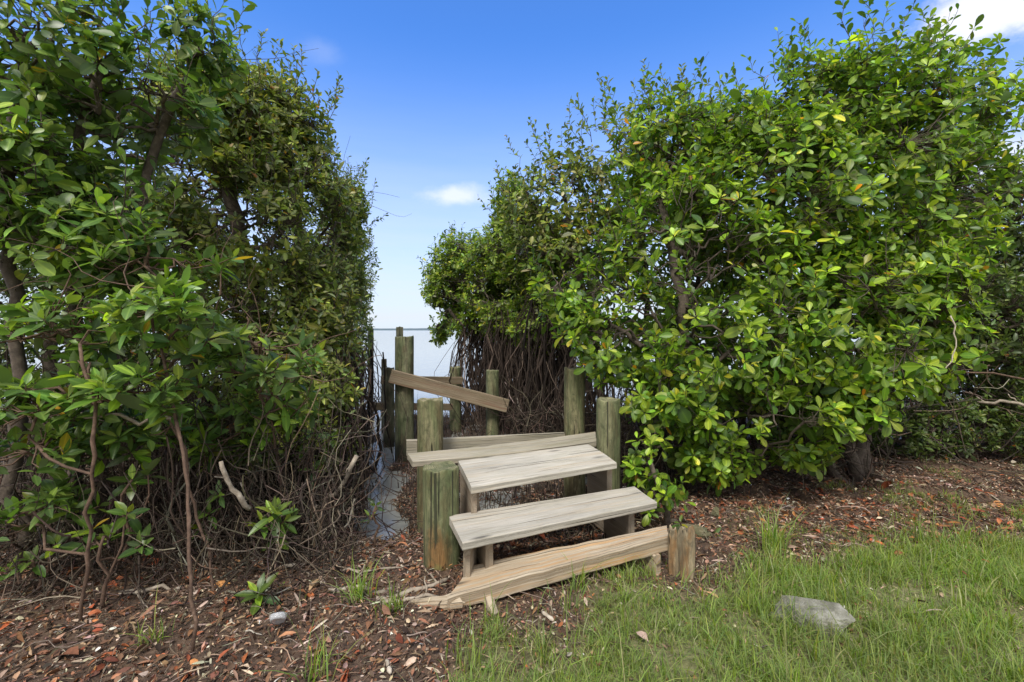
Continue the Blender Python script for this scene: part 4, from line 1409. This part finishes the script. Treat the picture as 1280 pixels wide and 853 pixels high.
# redder, larger dry leaves: under the left mangroves, under the steps, by the red bark
RED = ([(.34, .10, .038), (.25, .07, .03), (.44, .19, .07), (.17, .07, .035)], [28, 30, 14, 28])
def redw(x, y):
    w = sstep(.35, .6, vnoise(x, y, 6, 41)) * np.exp(-((x + 1.9) ** 2 / .9 + (y - 2.1) ** 2 / .35)) * .8 + np.exp(-((x - .1) ** 2 / .25 + (y - 3.1) ** 2 / .1)) + .9 * np.exp(-((x + .6) ** 2 / .012 + (y - 1.85) ** 2 / .01)) + .8 * np.exp(-((x - 2.5) ** 2 / 1.8 + (y - 3.4) ** 2 / .35))
    return w * (ground_h(x, y) > WATER - .01)
a.add(*litter(20000, .038, *RED, tilt=.6, lift=.025, wf=redw, asp=.38, tpl='lance'))
o = a.build('leaf_litter', LITTER)
tag(o, kind='stuff', label='brown and reddish fallen leaves covering the ground', cat='leaf litter')

# twigs on the litter and in the mud
def stick_field(n, wf, L0, r0, cols, wts, x0=-5, x1=6, y0=1.2, y1=8.5, upright=.12, lift=.015, acc=None, yfix=0):
    x, y = scatter_region(n, x0, x1, y0, y1, wf)
    col = palette(len(x), cols, wts, .3)
    for i in range(len(x)):
        L = L0 * math.exp(.45 * RNG.standard_normal())
        ph = RNG.random() * 2 * math.pi
        el = upright * abs(RNG.standard_normal())
        z = float(ground_h(x[i], y[i])) + lift * RNG.random()
        p = np.array([x[i], y[i], z])
        q = p + L * np.array([math.cos(ph) * math.cos(el), math.sin(ph) * math.cos(el), math.sin(el)])
        r = r0 * math.exp(.3 * RNG.standard_normal())
        tube(acc, chaikin(wobble(p, q, 3, .3)), np.linspace(r, r * .5, 6), 4, tint=col[i], cap=False)


TW = ([(.12, .085, .06), (.20, .15, .11), (.075, .05, .035), (.30, .25, .19)], [35, 25, 28, 10])
a = Acc()
stick_field(7500, lambda x, y: (1 - .9 * grass_mask(x, y)) * (np.abs(x) < 1.2 * y + .3), .10, .0026, *TW, y1=5.5, acc=a)
o = a.build('twig_litter', ROOT)
tag(o, kind='stuff', label='thin fallen twigs scattered over the leaf litter', cat='twigs')

# breathing roots that stand up out of the mud: nobody could count them
def mudw(x, y):
    bank = sstep(-.05, -.12, ground_h(x, y))
    chan = np.abs(x + .285 * y)
    return bank * (.12 + .88 * sstep(.09, .24, chan)) * (np.abs(x) < 1.2 * y) * (x < 1.4 + .2 * y)
a = Acc()
x, y = scatter_region(15000, -6, 3, 2.6, 8.5, mudw)
col = palette(len(x), [(.085, .06, .045), (.13, .095, .075), (.045, .032, .024)], [40, 30, 30], .3)
for i in range(len(x)):
    L = .10 * math.exp(.35 * RNG.standard_normal())
    p = np.array([x[i], y[i], float(ground_h(x[i], y[i])) - .02])
    q = p + np.array([.02 * RNG.standard_normal(), .02 * RNG.standard_normal(), L])
    tube(a, np.array([p, (p + q) / 2 + .004 * RNG.standard_normal(3), q]), [.0045, .004, .002], 4, tint=col[i], cap=False)
stick_field(4200, mudw, .22, .0035, *([(.10, .07, .05), (.06, .042, .03), (.18, .14, .11)], [40, 35, 20]), y1=8.0, upright=.6, lift=.05, acc=a, yfix=1)
o = a.build('breathing_roots', ROOT)
tag(o, kind='stuff', label='brown mangrove breathing roots and twigs standing in the mud', cat='roots')

# hanging dead tangle below the left shrubs and under the right shrub
a = Acc()
def open_channel(x, y):
    return -.345 < x / y < -.225 and RNG.random() < .84


def tangle(n, c, r, L0, r0, cols, wts):
    for _ in range(n):
        p = np.array(c) + np.array(r) * (2 * RNG.random(3) - 1)
        g = float(ground_h(p[0], p[1]))
        p[2] = max(p[2], g + .02)
        if open_channel(p[0], p[1]): continue
        d = unit(RNG.standard_normal(3) * np.array([.8, .8, 1.1]))
        q = p + d * L0 * math.exp(.4 * RNG.standard_normal())
        q[2] = max(q[2], g)
        rr = r0 * math.exp(.4 * RNG.standard_normal())
        tube(a, chaikin(wobble(p, q, 3, .2, (0, 0, -.06 * RNG.random()))), np.linspace(rr, rr * .5, 6), 4, tint=palette(1, cols, wts, .3)[0], cap=False)


DT = ([(.085, .062, .047), (.14, .11, .08), (.04, .03, .022), (.26, .22, .17)], [38, 22, 36, 4])
tangle(1300, (-2.3, 3.1, .25), (1.3, .55, .42), .32, .0035, *DT)
tangle(700, (-1.5, 3.0, .12), (.5, .5, .25), .25, .003, *DT)
for _ in range(260):
    x_ = -1.0 - 2.6 * RNG.random(); y_ = 2.5 + 1.2 * RNG.random()
    if open_channel(x_, y_): continue
    g_ = float(ground_h(x_, y_)) - .02
    top_ = np.array([x_ + .16 * RNG.standard_normal(), y_ + .12 * RNG.standard_normal(), g_ + .35 + .7 * RNG.random()])
    r_ = .003 + .004 * RNG.random() ** 2
    tube(a, chaikin(wobble((x_, y_, g_), top_, 5, .2)), np.linspace(r_ * 1.2, r_ * .6, 10), 5, tint=palette(1, *DT, .3)[0] * 1.25, cap=False)
tangle(900, (-2.1, 2.55, .10), (1.3, .35, .22), .24, .0028, *DT)
tangle(700, (-3.8, 3.6, .4), (1.4, .8, .6), .4, .005, *DT)
tangle(900, (2.0, 4.3, .35), (1.2, .55, .35), .3, .0035, *DT)
tangle(500, (3.9, 5.0, .6), (1.4, .5, .6), .4, .005, *DT)
tangle(600, (.55, 5.6, .2), (.6, .8, .3), .35, .0035, *DT)
o = a.build('dead_twig_tangle', ROOT)
tag(o, kind='stuff', label='tangled dead grey brown twigs and roots under the shrubs', cat='twigs')
print('litter', round(time.time() - T0, 1))

# ------------------------------------------------------------------ light, sky, camera
SUN_DIR = unit(np.array([-.20, -.70, 1.05]))          # towards the sun
el = math.asin(SUN_DIR[2]); az = math.atan2(SUN_DIR[0], SUN_DIR[1])
sl = bpy.data.lights.new('sun', 'SUN')
sl.energy = 2.5
sl.angle = math.radians(14)
sl.color = (1.0, .955, .88)
so = bpy.data.objects.new('sun', sl)
so.rotation_euler = Vector(SUN_DIR).to_track_quat('Z', 'Y').to_euler()
link(so)

w = bpy.data.worlds.new('World')
SC.world = w
w.use_nodes = True
nt = w.node_tree
nt.nodes.clear()
n = N(nt)
out = n.node('ShaderNodeOutputWorld')
bg = n.node('ShaderNodeBackground')
sky = n.node('ShaderNodeTexSky', sky_type='NISHITA')
sky.sun_disc = False
sky.sun_elevation = el
sky.sun_rotation = az
sky.air_density = 1.0
sky.dust_density = .6
sky.ozone_density = 2.0
tc = n.node('ShaderNodeTexCoord')
dv = n.node('ShaderNodeVectorMath', operation='NORMALIZE')
n.link(tc.outputs['Generated'], dv.inputs[0])
D = dv.outputs[0]
xyz = n.node('ShaderNodeSeparateXYZ'); n.link(D, xyz.inputs[0])
X, Y, Z = xyz.outputs
skyc = n.mix(1.0, sky.outputs[0], (.46, .86, 1.42), 'MULTIPLY')
# pale haze low over the sea
hz = n.node('ShaderNodeMapRange', interpolation_type='SMOOTHSTEP'); n.link(Z, hz.inputs[0])
hz.inputs[1].default_value = -.02; hz.inputs[2].default_value = .56; hz.inputs[3].default_value = .95; hz.inputs[4].default_value = 0
streak = n.noise(n.mapping(D, (1.5, 1.5, 14)), 1.6, 6, .6)
hzf = n.math('MULTIPLY', hz.outputs[0], n.math('ADD', .72, n.math('MULTIPLY', streak, .5)), clamp=True)
WHITE = (5.4, 5.4, 5.5)
skyc = n.mix(hzf, skyc, (3.9, 4.15, 4.5))


def cloud(px, py, sx, sz, soft=.35, amt=.9, seed=0):
    global skyc
    c = unit(np.array([(px - 640) / F, 1.0, (HY - py) / F]))
    sub = n.node('ShaderNodeVectorMath', operation='SUBTRACT'); n.link(D, sub.inputs[0]); sub.inputs[1].default_value = tuple(c)
    sc_ = n.mapping(sub.outputs[0], (1 / sx, 1 / sx, 1 / sz))
    ln = n.node('ShaderNodeVectorMath', operation='LENGTH'); n.link(sc_, ln.inputs[0])
    ns = n.noise(n.mapping(D, (1, 1, 1.6), (seed, 0, 0)), 9, 7, .62)
    v = n.math('SUBTRACT', n.math('ADD', n.math('SUBTRACT', 1.0, ln.outputs[1]), n.math('MULTIPLY', ns, 1.5)), .75)
    f = n.node('ShaderNodeMapRange', interpolation_type='SMOOTHSTEP'); n.link(v, f.inputs[0])
    f.inputs[1].default_value = 0; f.inputs[2].default_value = soft; f.inputs[3].default_value = 0; f.inputs[4].default_value = amt
    skyc = n.mix(f.outputs[0], skyc, WHITE)


cloud(568, 246, .09, .03, .7, .6, 3)
cloud(1268, 4, .13, .055, .5, .85, 5)
cloud(400, 62, .05, .03, .9, .10, 15)
cloud(1262, 205, .12, .06, .8, .6, 8)
# unseen broken cloud added overhead and behind the camera for neutral fill light
cv = n.noise(n.mapping(D, (1, 1, 1.4)), 2.1, 7, .6)
side = n.node('ShaderNodeMapRange', interpolation_type='SMOOTHSTEP'); n.link(Y, side.inputs[0])
side.inputs[1].default_value = .45; side.inputs[2].default_value = -.1; side.inputs[3].default_value = 0; side.inputs[4].default_value = 1
cf = n.math('MULTIPLY', n.ramp(cv, [(.30, .0), (.46, .95)]), side.outputs[0])
skyc = n.mix(cf, skyc, WHITE)
n.link(skyc, bg.inputs[0])
bg.inputs[1].default_value = .15
n.link(bg.outputs[0], out.inputs[0])

cam = bpy.data.cameras.new('camera')
cam.sensor_width = 36
cam.lens = 36 * F / 1280
cam.shift_y = (HY - 426.5) / 1280
cam.clip_start = .05
cam.clip_end = 20000
co = bpy.data.objects.new('camera', cam)
co.location = (0, 0, H)
co.rotation_euler = (math.radians(90), 0, 0)
link(co)
SC.camera = co

SC.render.engine = 'CYCLES'
SC.cycles.use_denoising = True
SC.cycles.max_bounces = 8
SC.cycles.diffuse_bounces = 5
SC.cycles.glossy_bounces = 2
SC.cycles.transmission_bounces = 6
SC.cycles.transparent_max_bounces = 4
SC.cycles.use_adaptive_sampling = True
SC.cycles.adaptive_threshold = .02
SC.view_settings.view_transform = 'Standard'
SC.view_settings.look = 'None'
SC.view_settings.exposure = .52
SC.view_settings.gamma = 1
print('done', round(time.time() - T0, 1))
